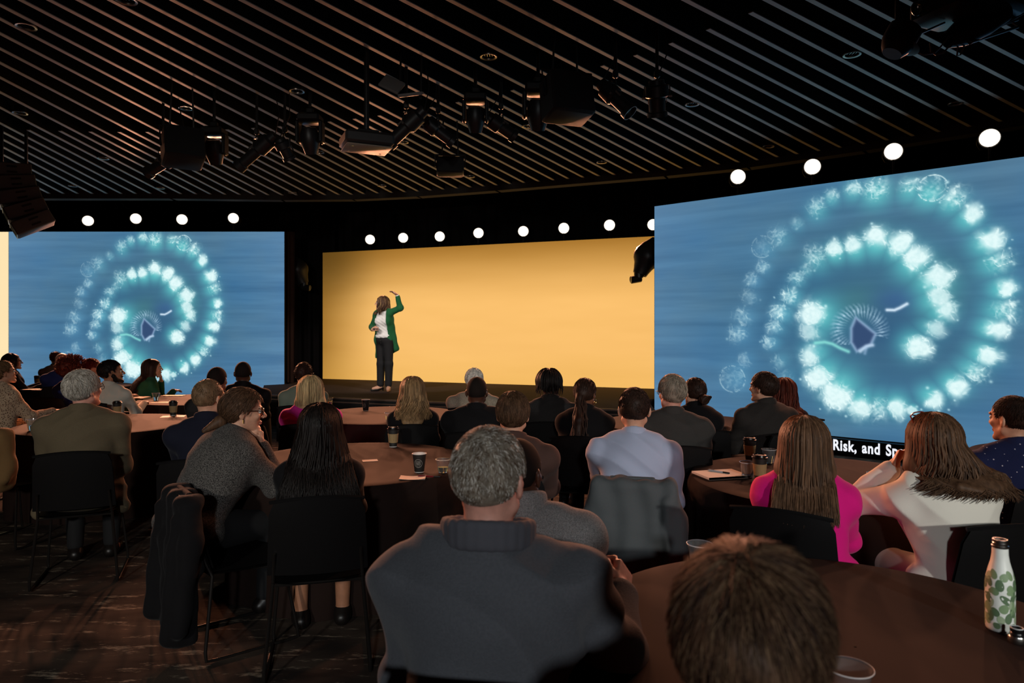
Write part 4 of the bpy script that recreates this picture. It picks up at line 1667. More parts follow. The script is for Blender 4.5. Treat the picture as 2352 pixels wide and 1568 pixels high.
# ------------------------------------------------------------------ hanging fixtures
FIX = mat('fixture_black', lin(30, 30, 31), .42, spec=.5)
FIX_L = mat('fixture_lens', lin(70, 74, 80), .1, .2)
CABLE = mat('cable_black', lin(26, 25, 25), .5)
CHROME = mat('clamp_steel', lin(150, 148, 146), .3, .9)


def frame_of(axis):
    a = Vector(axis).normalized()
    z = Vector((0, 0, 1)) - a * a.z
    z = z.normalized() if z.length > .05 else Vector((0, 1, 0))
    return Matrix((z.cross(a) * -1, a, z)).transposed() if False else Matrix((a.cross(z), a, z)).transposed()


def ellipsoidal(label, pa, pb, Y, away=.12, kind='ellipsoidal_spotlight', r=.075):
    """profile spotlight from its lamp cap (pa) to its lens (pb)"""
    A, B = at(*pa, Y), at(*pb, Y + away)
    c = (A + B) / 2
    L = (B - A).length
    t = thing(kind, label, 'stage light', c)
    R = frame_of(B - A)
    P = lambda x, y, z: R @ Vector((x, y, z))
    b = MB()
    Rl = R @ Matrix.Rotation(-PI / 2, 3, 'X')
    b.lathe([(.001, -.5 * L), (r * .75, -.5 * L), (r * .8, -.38 * L), (r * 1.15, -.34 * L), (r * 1.2, -.06 * L), (r * .95, -.02 * L)], 18, R=Rl)
    b.build('lamp_housing', FIX, t)
    b = MB()
    b.lathe([(r * .85, -.03 * L), (r * .82, .36 * L), (r * 1.0, .38 * L), (r * 1.02, .5 * L), (r * .9, .5 * L), (r * .86, .42 * L)], 18, R=Rl)
    b.box(P(0, .5 * L, 0), (r * 2.3, .012, r * 2.3), R) if False else None
    b.build('lens_tube', FIX, t)
    b = MB()
    b.lathe([(r * .86, .42 * L), (r * .5, .44 * L), (.001, .445 * L)], 18, R=Rl)
    b.build('lens', FIX_L, t)
    for k in (-1, 1):
        b = MB()
        b.box(P(k * r * .9, -.01 * L, r * .6), (.006, .10, .016), R)
        b.tube([P(k * r * 1.15, -.04 * L, 0), P(k * (r * 1.15 + .03), -.04 * L, 0)], .012, 8)
        b.build('shutter_handle', CHROME, t)
    top = Vector((0, 0, .19))
    b = MB()
    s1, s2 = P(r * 1.3, -.05 * L, 0), P(-r * 1.3, -.05 * L, 0)
    b.tube([s1, s1 * .95 + Vector((0, 0, .10)), top + (s1 - top) * .35, top, top + (s2 - top) * .35, s2 * .95 + Vector((0, 0, .10)), s2], .010, 6, flat=.5)
    b.build('yoke', FIX, t)
    b = MB()
    b.rbox(top + Vector((0, 0, .03)), (.05, .05, .07), .01)
    b.tube([top + Vector((0, 0, .05)), Vector((0, 0, 4.99 - c.z))], .016, 8)
    b.build('hanger', FIX, t)
    b = MB()
    e = P(0, -.5 * L, 0)
    h_ = Vector((.05, 0, 4.99 - c.z))
    b.tube([e, e + (h_ - e) * .25 + Vector((.08, .02, -.05)), e + (h_ - e) * .6 + Vector((.05, -.03, -.02)), h_], .006, 6)
    b.build('cable', CABLE, t)
    return t


ellipsoidal('black profile spotlight aimed down left, hung right of the ceiling projector', (975, 252), (892, 332), 6.8)
ellipsoidal('black profile spotlight right of the projector, aimed down to the right', (970, 272), (1042, 328), 7.3)
ellipsoidal('black profile spotlight left of the big ceiling speaker, aimed down right', (1118, 268), (1183, 314), 7.2)
ellipsoidal('black profile spotlight right of the big ceiling speaker with a square lens frame', (1380, 192), (1448, 260), 6.3, away=-.12)
ellipsoidal('black spotlight hanging straight down, rightmost of the central rig', (1508, 184), (1510, 268), 6.1, r=.09)
ellipsoidal('long black profile spotlight aimed down left in the left rig', (632, 310), (548, 384), 7.6)
ellipsoidal('short black spotlight pointing down, right of the long one in the left rig', (642, 318), (666, 366), 7.6)
ellipsoidal('black profile spotlight at the far left end of the left rig', (412, 352), (338, 398), 7.9)


def moving_head(label, px, py, Y, sc_=1.0, flip=False, pole=True, yaw=0.0):
    c = at(px, py, Y)
    t = thing('moving_head_light', label, 'stage light', c, yaw)
    S = sc_
    up = -1 if flip else 1
    b = MB()
    b.rbox((0, 0, .26 * S * up), (.30 * S, .26 * S, .12 * S), .03 * S)
    b.build('base', FIX, t)
    for k in (-1, 1):
        b = MB()
        b.rbox((k * .155 * S, 0, .08 * S * up), (.05 * S, .16 * S, .30 * S), .02 * S)
        b.build('arm', FIX, t)
    b = MB()
    Rm = Matrix.Rotation(.35, 3, 'X') @ Matrix.Rotation(PI if not flip else 0, 3, 'X')
    b.lathe([(.001, -.15 * S), (.09 * S, -.14 * S), (.125 * S, -.06 * S), (.125 * S, .06 * S), (.09 * S, .17 * S), (.082 * S, .20 * S), (.07 * S, .195 * S)], 18, R=Rm)
    b.build('head', FIX, t)
    b = MB()
    b.lathe([(.08 * S, .188 * S), (.04 * S, .20 * S), (.001, .205 * S)], 16, R=Rm)
    b.build('lens', FIX_L, t)
    if pole:
        b = MB()
        b.tube([(0, 0, .30 * S), (0, 0, 4.99 - c.z)], .018, 8)
        b.rbox((0, 0, .36 * S), (.08, .06, .08), .015)
        b.build('hanger', FIX, t)
    return t


moving_head('black moving head lamp hanging left of the big ceiling speaker', 1236, 258, 6.6, .85)
moving_head('dark moving head lamp right of the left rig speaker', 492, 345, 7.8, .8)
moving_head('dark moving head lamp at the right end of the left rig', 712, 318, 7.7, .85)
moving_head('black moving head lamp with a round body, between two central spotlights', 1092, 270, 7.0, .75)


def on_post(label, px, py, Y, side, z_top):
    """big moving light clamped on a dark post beside a screen"""
    c = at(px, py, Y)
    t = thing('moving_head_light', label, 'stage light', c)
    b = MB()
    Rm = Matrix.Rotation(side * .42, 3, 'Y')
    b.lathe([(.001, .36), (.06, .35), (.10, .29), (.17, .20), (.225, .09), (.235, .0), (.21, -.07), (.165, -.14), (.13, -.24), (.115, -.30), (.10, -.30)], 22, R=Rm)
    b.build('head', FIX, t)
    b = MB()
    dn = Rm @ Vector((0, 0, -.34))
    b.tube([dn + Vector((0, 0, .08)), dn + Vector((.0, 0, -.02))], .075, 14)
    b.tube([dn + Vector((.03 * side, 0, -.03)), dn + Vector((-.13 * side, -.05, -.06))], .062, 14)
    b.build('lens_barrel', FIX, t)
    b = MB()
    b.lathe([(.055, 0), (.03, .006), (.001, .008)], 14, c=dn + Vector((-.132 * side, -.05, -.06)), R=Matrix.Rotation(-side * PI / 2, 3, 'Y'))
    b.build('lens', FIX_L, t)
    b = MB()
    x = .27 * side
    b.tube([(x, .16, z_top - c.z), (x, .16, (SZ if side < 0 else 0.01) - c.z)], .05, 10)
    b.tube([(x, .16, .05), (.05 * side, 0, .05)], .035, 8)
    b.build('post', FIX, t)
    return t


on_post('black moving light at the left edge of the right blue screen', 1486, 592, 11.3, 1, 2.6)
on_post('dark moving light on a post between the left blue screen and the yellow screen', 684, 622, 14.6, -1, 3.0)


def speaker_box(label, px, py, Y, w, h, d, yaw, tilt):
    c = at(px, py, Y)
    t = thing('speaker', label, 'speaker', c, yaw)
    R = Matrix.Rotation(tilt, 3, 'X')
    b = MB()
    b.rbox((0, 0, 0), (w, d, h), .02, R)
    b.build('cabinet', mat('speaker_cab', lin(24, 23, 23), .6, bump=.3, bscale=300), t)
    b = MB()
    b.rbox(R @ Vector((0, -d / 2 - .006, 0)), (w * .93, .014, h * .93), .004, R)
    b.build('grille', mat('speaker_grille', lin(15, 15, 15), .7, bump=.6, bscale=600), t)
    b = MB()
    b.tube([R @ Vector((-w / 2 - .015, 0, 0)), R @ Vector((-w / 2 - .02, 0, h * .5 + .06)), R @ Vector((w / 2 + .02, 0, h * .5 + .06)), R @ Vector((w / 2 + .015, 0, 0))], .012, 6)
    b.build('bracket', FIX, t)
    b = MB()
    for k in (-.3, .3):
        b.tube([R @ Vector((k * w, 0, h * .5 + .05)), Vector((k * w * .6, 0, 4.99 - c.z))], .010, 6)
    b.build('hanger', FIX, t)
    return t


speaker_box('big black speaker box hung in the centre of the ceiling rig', 1302, 226, 6.3, .42, .40, .30, .35, -.18)
speaker_box('black speaker box hung in the left ceiling rig', 420, 340, 7.4, .40, .36, .32, .6, -.30)
speaker_box('small black speaker hung below and right of the ceiling projector', 1034, 384, 8.6, .34, .20, .22, .1, -.15)

# projector on its pole
PJ = at(842, 328, 6.5)
t = thing('projector', 'dark ceiling projector on a single pole, its flat underside lit yellow', 'projector', PJ, .42)
b = MB()
b.rbox((0, 0, .01), (.46, .36, .13), .03)
b.build('body', mat('projector_body', lin(44, 43, 43), .5), t)
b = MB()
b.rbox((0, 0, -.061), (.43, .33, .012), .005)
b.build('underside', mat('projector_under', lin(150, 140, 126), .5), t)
for x, y in ((-.15, -.1), (.15, -.1), (.15, .1), (-.15, .1)):
    b = MB()
    b.lathe([(.012, -.07), (.012, -.066)], 10, (x, y, 0), cap0=True)
    b.build('foot', CHROME, t)
b = MB()
b.lathe([(.05, 0), (.052, .03), (.04, .035), (.001, .03)], 16, (.12, .18, .01), Matrix.Rotation(-PI / 2, 3, 'X'))
b.build('lens', FIX_L, t)
b = MB()
b.rbox((0, 0, .09), (.2, .2, .03), .008)
b.tube([(0, 0, .09), (0, 0, 4.99 - PJ.z)], .026, 10)
b.build('pole', FIX, t)

# two flat grey panels on the rig above the projector
GP = mat('panel_grey', lin(120, 118, 116), .5)
for lab, x, y, Y, w, h, R in (('pale grey square flat panel tilted above the projector', 900, 194, 6.6, .21, .17, Matrix.Rotation(.45, 3, 'Y') @ Matrix.Rotation(-.55, 3, 'X')),
                              ('thin grey flat panel seen edge-on just above the central spotlight', 944, 217, 6.6, .24, .16, Matrix.Rotation(-.12, 3, 'Y') @ Matrix.Rotation(-1.25, 3, 'X'))):
    c = at(x, y, Y)
    t = thing('antenna_panel', lab, 'panel', c)
    b = MB()
    b.rbox((0, 0, 0), (w, .03, h), .008, R)
    b.build('panel', GP, t)
    b = MB()
    b.tube([R @ Vector((w * .3, .02, h * .1)), R @ Vector((w * .35, .05, h * .2)), Vector((.10, .06, 4.99 - c.z))], .011, 6)
    b.build('hanger', FIX, t)

# line array at the left
la = thing('line_array', 'curved hanging stack of dark speaker cabinets at the upper left', 'speaker', (0, 0, 0))
CABM = mat('array_cab', lin(92, 88, 82), .6, bump=.3, bscale=200)
x_, z_ = 18.0, 372.0
tops = [(30, 392, .05), (40, 420, .16), (52, 450, .28), (66, 480, .40), (82, 510, .50)]
for i, (px_, py_, tl) in enumerate(tops):
    c = at(px_ - 6, py_ + 4, 9.0)
    R = Matrix.Rotation(.62, 3, 'Z') @ Matrix.Rotation(-tl, 3, 'Y')
    b = MB()
    b.rbox(c, (.46, .50, .175), .012, R)
    cab = b.build('cabinet', CABM, la)
    for k in (-1, 1):
        b = MB()
        b.rbox(c + R @ Vector((.02, -.252, .035 * k)), (.11, .01, .022), .003, R)
        b.build('handle', BLACK_P, cab)
        b = MB()
        b.rbox(c + R @ Vector((-.232, k * .122, 0)), (.012, .225, .155), .004, R)
        b.build('grille', mat('speaker_grille', (0, 0, 0)), cab)
        b = MB()
        b.tube([c + R @ Vector((-.235, -.25, .08 * k)), c + R @ Vector((-.235, .25, .08 * k))], .005, 5)
        b.build('edge_rail', CHROME, cab)
    b = MB()
    b.tube([c + R @ Vector((-.236, -.252, -.085)), c + R @ Vector((-.236, -.252, .085))], .005, 5)
    b.build('edge_rail', CHROME, cab)
b = MB()
c0 = at(4, 392, 9.0)
b.tube([c0 + Vector((0, 0, .08)), Vector((c0.x, c0.y, 4.99))], .02, 8)
b.tube([c0 + Vector((.25, .1, .08)), Vector((c0.x + .25, c0.y + .1, 4.99))], .02, 8)
b.build('rigging', FIX, la)

# rig at the upper right: follow-light with a square frame, barn door lamp and loose cables
c = at(2195, 66, 4.3)
t = thing('rigged_light', 'tangle of dark lamp, square metal frame and looping cables at the upper right', 'stage light', c)
W = lambda x, y, dy=0.0: at(x, y, 4.3 + dy) - c
b = MB()
fr = [W(2188, 62), W(2296, 36, .35), W(2338, 62, .3), W(2228, 98, -.05)]
for k in (0, .05):
    b.tube([p + Vector((0, 0, k)) for p in fr], .010, 6, closed=True)
b.tube([W(2188, 62), W(2352, -30, .5)], .012, 6)
b.tube([W(2228, 98, -.05), W(2420, -10, .5)], .012, 6)
b.tube([W(2262, 45, .2), W(2400, -40, .6)], .008, 6)
b.build('frame', mat('frame_steel', lin(90, 90, 92), .35, .9), t)
b = MB()
b.rbox(W(2180, 18), (.30, .34, .16), .03, Matrix.Rotation(.4, 3, 'Z'))
b.lathe([(.05, -.2), (.085, -.1), (.09, .06), (.07, .2), (.001, .2)], 16, W(2240, 60), Matrix.Rotation(1.1, 3, 'Y'))
b.rbox(W(2280, 16, .2), (.34, .3, .12), .03, Matrix.Rotation(.5, 3, 'Z'))
b.build('lamp_housing', FIX, t)
b = MB()
b.lathe([(.10, -.08), (.10, .02), (.085, .06), (.06, .10), (.001, .10)], 18, W(2066, 92), Matrix.Rotation(.5, 3, 'Y') @ Matrix.Rotation(PI, 3, 'X'))
b.lathe([(.09, 0), (.07, -.005), (.001, -.006)], 18, W(2078, 108), Matrix.Rotation(.5, 3, 'Y'))
b.build('small_lamp', FIX, t)
b = MB()
b.tube([W(2106, 20 + 14 * math.cos(a), 0) + Vector((.03 * math.sin(a), 0, 0)) for a in np.linspace(0, 2 * PI, 16, False)], .009, 6, closed=True)
b.tube([W(2108, 16), W(2152, 0)], .007, 6)
b.tube([W(2086, 92), W(2118, 75), W(2170, 52)], .007, 6)
b.build('bracket', CHROME, t)
for pts in ([(2088, 98), (2096, 112), (2120, 126), (2146, 122), (2160, 108), (2184, 78)], [(2136, 98), (2138, 118), (2150, 126), (2166, 122), (2180, 106), (2196, 92)],
            [(2196, 80), (2200, 110), (2198, 128), (2206, 126), (2218, 96)], [(2290, 50), (2300, 36), (2298, 28)]):
    b = MB()
    b.tube([W(*p) for p in pts], .0055, 6)
    b.build('cable', mat('cable_grey', lin(110, 100, 94), .45), t)
b = MB()
b.tube([W(2180, 10), Vector((W(2180, 10).x, W(2180, 10).y, 4.99 - c.z))], .02, 8)
b.tube([W(2290, 10, .2), Vector((W(2290, 10, .2).x, W(2290, 10, .2).y, 4.99 - c.z))], .02, 8)
b.tube([W(2066, 88), W(2060, 60, .0), Vector((W(2066, 88).x, W(2066, 88).y, 4.99 - c.z))], .012, 8)
b.build('hanger', FIX, t)
# ------------------------------------------------------------------ tables
TABLES = [
    (-6.82, 10.75, 'farthest round table at the left edge, by the cream screen'),
    (-3.95, 8.74, 'round table in front of the long-haired woman in green'),
    (-3.78, 6.40, 'round table in front of the white-haired man in the olive suit'),
    (-1.05, 4.55, 'round table in front of the woman with very long black hair'),
    (-1.30, 7.10, 'round table nearest the stage, beside the blonde in pink'),
    (1.84, 4.00, 'round table between the pink and the white jackets'),
    (.94, 1.87, 'nearest round table, with the cactus bottle on it'),
    (3.98, 4.58, 'round table at the right edge behind the man in dotted navy'),
    (1.62, 6.42, 'round table at the foot of the right blue screen'),
]
for i, (x, y, lab) in enumerate(TABLES):
    round_table(x, y, lab, 'dark brown cloth on the ' + lab.replace('the woman with', 'woman with').replace('in front of the white-haired man in the olive suit', 'before the man in olive').replace('at the right edge behind the man in dotted navy', 'behind the man in dotted navy'), 20 + i)

# ------------------------------------------------------------------ fabrics
F = lambda key, rgb, **k: mat('cloth_' + key, lin(*rgb), k.pop('rough', .9), bump=k.pop('bump', .35), bscale=k.pop('bscale', 350), sheen=k.pop('sheen', .04), spec=k.pop('spec', .2), **k)
BLK = F('black', (17, 16, 18))
NAVY = F('navy', (26, 28, 42))
CHAR = F('charcoal', (44, 42, 42), var=.2, vscale=200)
OLIVE = F('olive', (104, 92, 72), var=.12, vscale=250)
DKGREY = F('darkgrey', (62, 60, 58), var=.15, vscale=250)
FLEECE = F('fleece', (88, 90, 95), var=.12, vscale=160, bump=.6, sheen=.1)
FLEECE_IN = F('fleece_in', (84, 84, 90))
VEST = F('vest', (150, 148, 146), pattern='noise', col2=lin(92, 90, 90), vscale=420, bump=.6, sheen=.1)
BROWN_SL = F('brown_sleeve', (104, 78, 66))
SKYBLUE = F('skyblue', (176, 184, 208), sheen=.05, bump=.2)
PINK = F('pink', (216, 22, 122), sheen=.1)
HOTPINK = F('hotpink', (255, 60, 176), sheen=.1)
WHITE_J = F('white', (232, 226, 214), sheen=.05, bump=.15)
KNIT = F('knit', (112, 108, 104), pattern='noise', col2=lin(30, 28, 28), vscale=230, bump=.8, bscale=420)
TWEED = F('tweed', (172, 160, 142), pattern='noise', col2=lin(118, 106, 92), vscale=260)
SAGE = F('sage', (116, 130, 116))
GREEN = F('green', (40, 92, 66))
COATGREEN = F('coatgreen', (36, 96, 58), sheen=.1)
ROYAL = F('royal', (48, 62, 124))
SHIRTW = F('shirtwhite', (206, 202, 190), sheen=.05)
BLOUSE = F('blouse', (238, 236, 232), sheen=.05, bump=.15)
DOTS = F('dots', (30, 36, 72), pattern='dots', col2=lin(180, 176, 190), vscale=38)
FLORAL = F('floral', (214, 188, 160), pattern='floral', col2=lin(96, 64, 54), vscale=75)
BRNJ = F('brownjacket', (78, 56, 50))
TANCOAT = F('tancoat', (122, 96, 62))
PIN = F('pinstripe', (52, 48, 46), var=.25, vscale=300)
DARKBR = F('darkplum', (46, 32, 34))
GREYCOAT = F('greycoat', (84, 88, 90))
WHITEPANT = F('whitepant', (216, 214, 206), bump=.15)
BLUECOL = F('bluecollar', (92, 104, 142))
GLASS_F = mat('glasses_black', lin(24, 20, 20), .3)
GLASS_R = mat('glasses_tortoise', lin(120, 40, 28), .25)
GOLD = mat('earring_gold', lin(232, 190, 120), .2, 1.0)
PEARL = mat('hair_clip', lin(230, 214, 196), .3, .3)


def x_glasses(J, root, h):
    glasses(J, root, GLASS_F)


def x_hoop(J, root, h):
    b = MB()
    b.tube([hp(J, .086 + .004 * math.cos(a), -.008 + .021 * math.sin(a), -.060 + .021 * math.cos(a)) for a in np.linspace(0, 2 * PI, 18, False)], .0022, 5, closed=True)
    b.build('hoop_earring', GOLD, root)


suit = lambda m, **k: dict(mat=m, g=.024, pad=.008, name='jacket', hem=.10, collar=dict(r=.062, hgt=.036, t=.010, flare=.012, openf=80), wr=.010, **k)
shirt = lambda m, **k: dict(mat=m, g=.015, name='shirt', collar=dict(r=.062, hgt=.034, t=.007, flare=.003, openf=40), **k)
knit = lambda m, **k: dict(mat=m, g=.018, name=k.pop('name', 'sweater'), **k)
PEOPLE = {}


CH_AT = {'pink_w': (1.28, 3.10, 33), 'white_w': (1.93, 2.93, -4), 'knit_w': (-1.42, 3.60, 52)}


def P_(key, *a, ch=True, chl=None, **k):
    J = person(*a, seed=len(PEOPLE) + 1, **k)
    PEOPLE[key] = J
    if key in CH_AT:
        x, y, h_ = CH_AT[key]
        chair(x, y, -math.radians(h_), 'black plastic chair under the ' + chl)
    else:
        chair_for(J, 'black plastic chair under the ' + chl)
    return J


# far left tables
P_('w_far', 28, 813, 10.2, 'woman with dark bobbed hair and glasses in a black jacket, farthest left', body=45, head_yaw=50, pitch=6, lean=6, female=True, skin='light',
   hair=('bob', 'darkbrown', dict(L=.13, n=200)), top=suit(BLK), extra=x_glasses, face=True, chl='far-left woman with dark bobbed hair and glasses')
P_('bald_back', 128, 805, 11.5, 'balding man in pale grey, half hidden at the farthest table', body=-20, head_yaw=-18, lean=4, skin='pink', hair=('fringe', 'auburn', dict(n=150)), top=shirt(TWEED),
   chl='balding man in pale grey at the farthest table')
P_('bald_blue', 143, 811, 9.45, 'bald man in a blue shirt behind the curly-haired woman', body=-26, head_yaw=-3, lean=3, sw=1.05, bw=1.05, skin='pink', hair=('bald', 'grey', {}), ho=0, top=shirt(ROYAL),
   chl='bald man in the blue shirt')
P_('glasses_r', 209, 822, 8.5, 'man with short auburn hair and black glasses behind the man in the white shirt', body=42, head_yaw=48, pitch=4, lean=4, skin='light', hair=('short', 'auburn', dict(n=300)), top=shirt(SHIRTW),
   extra=x_glasses, face=True, chl='man with auburn hair and black glasses')
P_('afro', 164, 819, 7.95, 'woman with a round curly auburn afro and bare shoulders', body=8, head_yaw=37, lean=6, female=True, skin='tan', ho=.05, hair=('afro', 'auburn', {}),
   top=dict(mat=ROYAL, g=.012, name='sleeveless_top', sleeve=.12), arms=('lap', 'table'), chl='woman with the curly auburn afro')
P_('green_w', 350, 825, 9.35, 'woman with long dark hair in a green top resting her chin on her hand', body=44, head_yaw=60, pitch=2, lean=24, female=True, skin='light',
   hair=('long', 'darkbrown', dict(L=.52, n=260, spread=.25, wave=.01, back=.11, amin=105)), top=knit(GREEN), arms=('chin', 'table'), face=True, chl='long-haired woman in green')
P_('edge_w', 4, 828, 6.7, 'woman with short sandy hair in a speckled jacket, cut by the left edge', body=22, head_yaw=38, pitch=10, lean=2, female=True, skin='light',
   hair=('short', 'lightbrown', dict(n=700, ht=.018, len=.04)), top=dict(suit(FLORAL), collar2=dict(mat=F('rose', (190, 120, 104)), r=.05, hgt=.02, t=.008, openf=30)), face=True, arms=('lap', 'table'),
   chl='woman in the speckled jacket at the left edge')
def beard(J, root, h):
    s = SDF()
    for x in (-1, 1):
        s.cone(hp(J, x * .064, .012, -.035), hp(J, x * .050, .030, -.078), .021 * J.hs, .022 * J.hs, .015)
        s.cone(hp(J, x * .050, .030, -.078), hp(J, x * .014, .085, -.102), .023 * J.hs, .022 * J.hs, .015)
        s.cone(hp(J, x * .005, .104, -.047), hp(J, x * .030, .090, -.060), .006 * J.hs, .006 * J.hs, .004)
    s.obj('beard', min(h, .006), HAIR['black'][:1], root)


P_('white_shirt', 252, 826, 7.45, 'man with black hair and a beard in a white shirt, seen in profile', body=5, head_yaw=55, pitch=6, lean=4, hs=1.06, skin='tan',
   hair=('short', 'black', dict(n=900, len=.035, ht=.014)), top=shirt(SHIRTW), arms=('table', 'table'), face=True, chl='bearded man in the white shirt', extra=beard)
P_('dark_suit', 558, 830, 7.0, 'man with cropped black hair in a dark suit, before the left screen edge', body=-16, head_yaw=-16, lean=4, sw=1.08, skin='dark', hair=('buzz', 'black', {}), ho=.004, top=suit(BLK),
   chl='man in a dark suit before the left screen')
P_('dark_m', 498, 842, 6.0, 'man with cropped hair in dark clothes, between two other dark-haired men', body=-12, head_yaw=-2, lean=4, skin='brown', hair=('buzz', 'black', {}), ho=.004, top=suit(CHAR),
   chl='cropped-haired man between two others')
P_('old_m', 188, 847, 4.5, 'white-haired man in an olive suit jacket seen from behind', body=-22, head_yaw=16, pitch=8, lean=2, sw=1.08, bw=1.12, hs=1.04, skin='pink',
   hair=('short', 'grey', dict(n=3200, len=.055, ht=.014, rad=.0024, lift=.25, recede=.01, jitter=.8, mix=('grey', 'white', 'saltpepper'))), ho=.016, top=dict(suit(OLIVE), hem=.12), arms=('lap', 'lap'), extra=x_glasses, face='grey', chl='white-haired man in the olive suit')
P_('buzz_navy', 477, 870, 4.3, 'man with cropped sandy hair in a dark navy jacket', body=-12, head_yaw=16, lean=5, sw=.98, skin='light', hair=('short', 'sandy', dict(ht=.007, n=1500, len=.012, rad=.0018, lift=.6)), ho=.007, top=suit(NAVY),
   chl='man with cropped sandy hair in navy')


def x_knit(J, root, h):
    glasses(J, root, GLASS_F)
    s = SDF()
    s.ell(hp(J, 0, -.115, -.055), (.03, .034, .03), J.Rh, .01)
    s.cone(hp(J, 0, -.12, -.05), hp(J, .02, -.20, -.10), .032, .014, .02)
    s.obj('hair_bun', h, HAIR['brown'][:1], root)
    for sd in (-1,):
        b = MB()
        c, d = J.W[sd], norm(J.W[sd] - J.E[sd])
        t = norm(np.cross(d, (1, 0, 0)))
        w = np.cross(d, t)
        for k in range(12):
            a = 2 * PI * k / 12
            p = c - d * .02 + (t * math.cos(a) + w * math.sin(a)) * .036
            b.lathe([(.0055 * math.sin(q), .0055 * math.cos(q)) for q in np.linspace(.01, PI - .01, 6)], 7, p)
        b.build('bead_bracelet', mat('beads', lin(196, 170, 120), .3, .4), root)
    b = MB()
    b.tube([hp(J, .082, -.006, -.036), hp(J, .083, -.006, -.056)], .004, 6)
    b.build('earring', GOLD, root)


P_('knit_w', 553, 890, 3.9, 'woman with brown pinned-up hair and glasses in a grey checked knit, chin on her hands', body=38, head_yaw=63, pitch=-2, lean=30, female=True, bw=1.18, sw=1.08, hs=1.0, skin='light',
   hair=('short', 'brown', dict(n=2200, len=.05, ht=.022, rad=.003, crown=(0, .07), droop=.5)), ho=.02, top=dict(knit(KNIT, name='cardigan'), g=.030, hem=0), arms=('chin', 'chin'), face=True, extra=x_knit,
   chl='woman in the grey checked knit')
P_('pink_blonde', 714, 863, 5.8, 'woman with a smooth blonde bob in a hot pink jacket', body=-10, head_yaw=-2, lean=6, female=True, skin='light', hair=('bob', 'blonde', dict(L=.15, n=460)), ho=.02,
   sw=1.18, top=dict(suit(HOTPINK), collar=None, sleeve=1.9), chl='blonde woman in the hot pink jacket')
P_('sage_m', 697, 832, 7.15, 'man with curly cropped hair in a sage green shirt', body=-8, head_yaw=3, lean=4, skin='tan', hair=('short', 'darkbrown', dict(n=700, len=.02, lift=1.2, jitter=2.0)), top=knit(SAGE, name='shirt'),
   extra=x_glasses, arms=('lap', 'table'), chl='man in the sage green shirt')
P_('wavy_blonde', 948, 865, 5.75, 'woman with long wavy dark blonde hair in a black top', body=-7, head_yaw=-4, lean=3, female=True, skin='light',
   hair=('long', 'dirtyblonde', dict(L=.30, n=460, spread=.35, wave=.020, wfreq=11, tip=.6, w1=.07, back=.125, lmin=.75)), ho=.018, top=knit(BLK), chl='woman with long wavy blonde hair')
P_('tweed_m', 1089, 845, 7.05, 'white-haired man in a pale tweed jacket leaning forward near the stage', body=4, head_yaw=8, lean=14, sw=1.14, skin='pink', hair=('short', 'white', dict(n=900, len=.035, ht=.016, lift=.6, jitter=1.2)), ho=.016,
   top=suit(TWEED), chl='white-haired man in pale tweed')
P_('bald_black', 1095, 865, 5.35, 'man with a shaved head in a black jacket', body=2, head_yaw=2, lean=3, sw=1.12, bw=1.05, skin='dark', hair=('buzz', 'black', {}), ho=.003, top=suit(BLK), chl='man with the shaved head')
P_('brown_m', 1178, 897, 3.9, 'man with neat brown hair in a dark brown jacket', body=8, head_yaw=6, pitch=4, lean=3, sw=1.04, hs=1.04, skin='light',
   hair=('short', 'brown', dict(n=2400, len=.05, ht=.016, rad=.0028, lift=.15, crown=(0, .03), droop=.9)), ho=.016, top=suit(BRNJ), chl='man with neat brown hair')
P_('dreads', 1263, 845, 5.9, 'person with short black locs in a dark jacket', body=6, head_yaw=24, lean=3, sw=1.0, skin='dark', hair=('dreads', 'black', {}), ho=.026, top=suit(CHAR), chl='person with short black locs')
P_('ponytail', 1343, 867, 5.15, 'woman with a long dark ponytail and a gold hoop earring in a black jacket', body=14, head_yaw=28, lean=5, female=True, skin='brown', hair=('ponytail', 'darkbrown', dict(L=.34)), ho=.012,
   top=dict(suit(BLK), collar2=dict(mat=SHIRTW, r=.052, hgt=.036, t=.006, openf=40)), extra=x_hoop, chl='woman with the ponytail')
P_('blue_shirt', 1457, 889, 3.95, 'man with cropped brown hair in a light blue shirt', body=12, head_yaw=8, lean=4, sw=1.10, bw=1.12, hs=1.05, skin='light', hair=('short', 'darkbrown', dict(ht=.008, n=1900, len=.016, rad=.002, lift=.5, recede=.01)), ho=.008,
   top=dict(shirt(SKYBLUE), g=.020, wr=.013), arms=('table', 'lap'), chl='man in the light blue shirt')
P_('grey_suit', 1545, 858, 4.75, 'grey-haired man with glasses in a dark grey suit', body=5, head_yaw=-12, lean=4, sw=1.08, bw=1.06, hs=1.05, skin='pink', hair=('short', 'saltpepper', dict(n=1700, len=.035, ht=.014, rad=.0026, lift=.2)), ho=.014,
   top=dict(suit(DKGREY), collar2=dict(mat=SHIRTW, r=.052, hgt=.036, t=.006, openf=40)), extra=x_glasses, arms=('lap', 'lap'), chl='grey-haired man in the dark grey suit')
P_('bun', 1597, 866, 5.5, 'woman with a low twisted bun in a black jacket', body=5, head_yaw=-20, lean=6, female=True, skin='light', hair=('bun', 'darkbrown', {}), ho=.012, top=suit(BLK), chl='woman with the low bun')
P_('pin_m', 1757, 853, 5.4, 'man with dark hair in a pinstripe suit turned to the left', body=-15, head_yaw=-35, pitch=4, lean=8, sw=1.08, bw=1.05, skin='light', hair=('short', 'darkbrown', dict(n=1000, len=.035, ht=.015)), ho=.014,
   top=dict(suit(PIN), collar2=dict(mat=BLUECOL, r=.052, hgt=.038, t=.006, openf=40)), arms=('table', 'lap'), face=True, chl='man in the pinstripe suit')
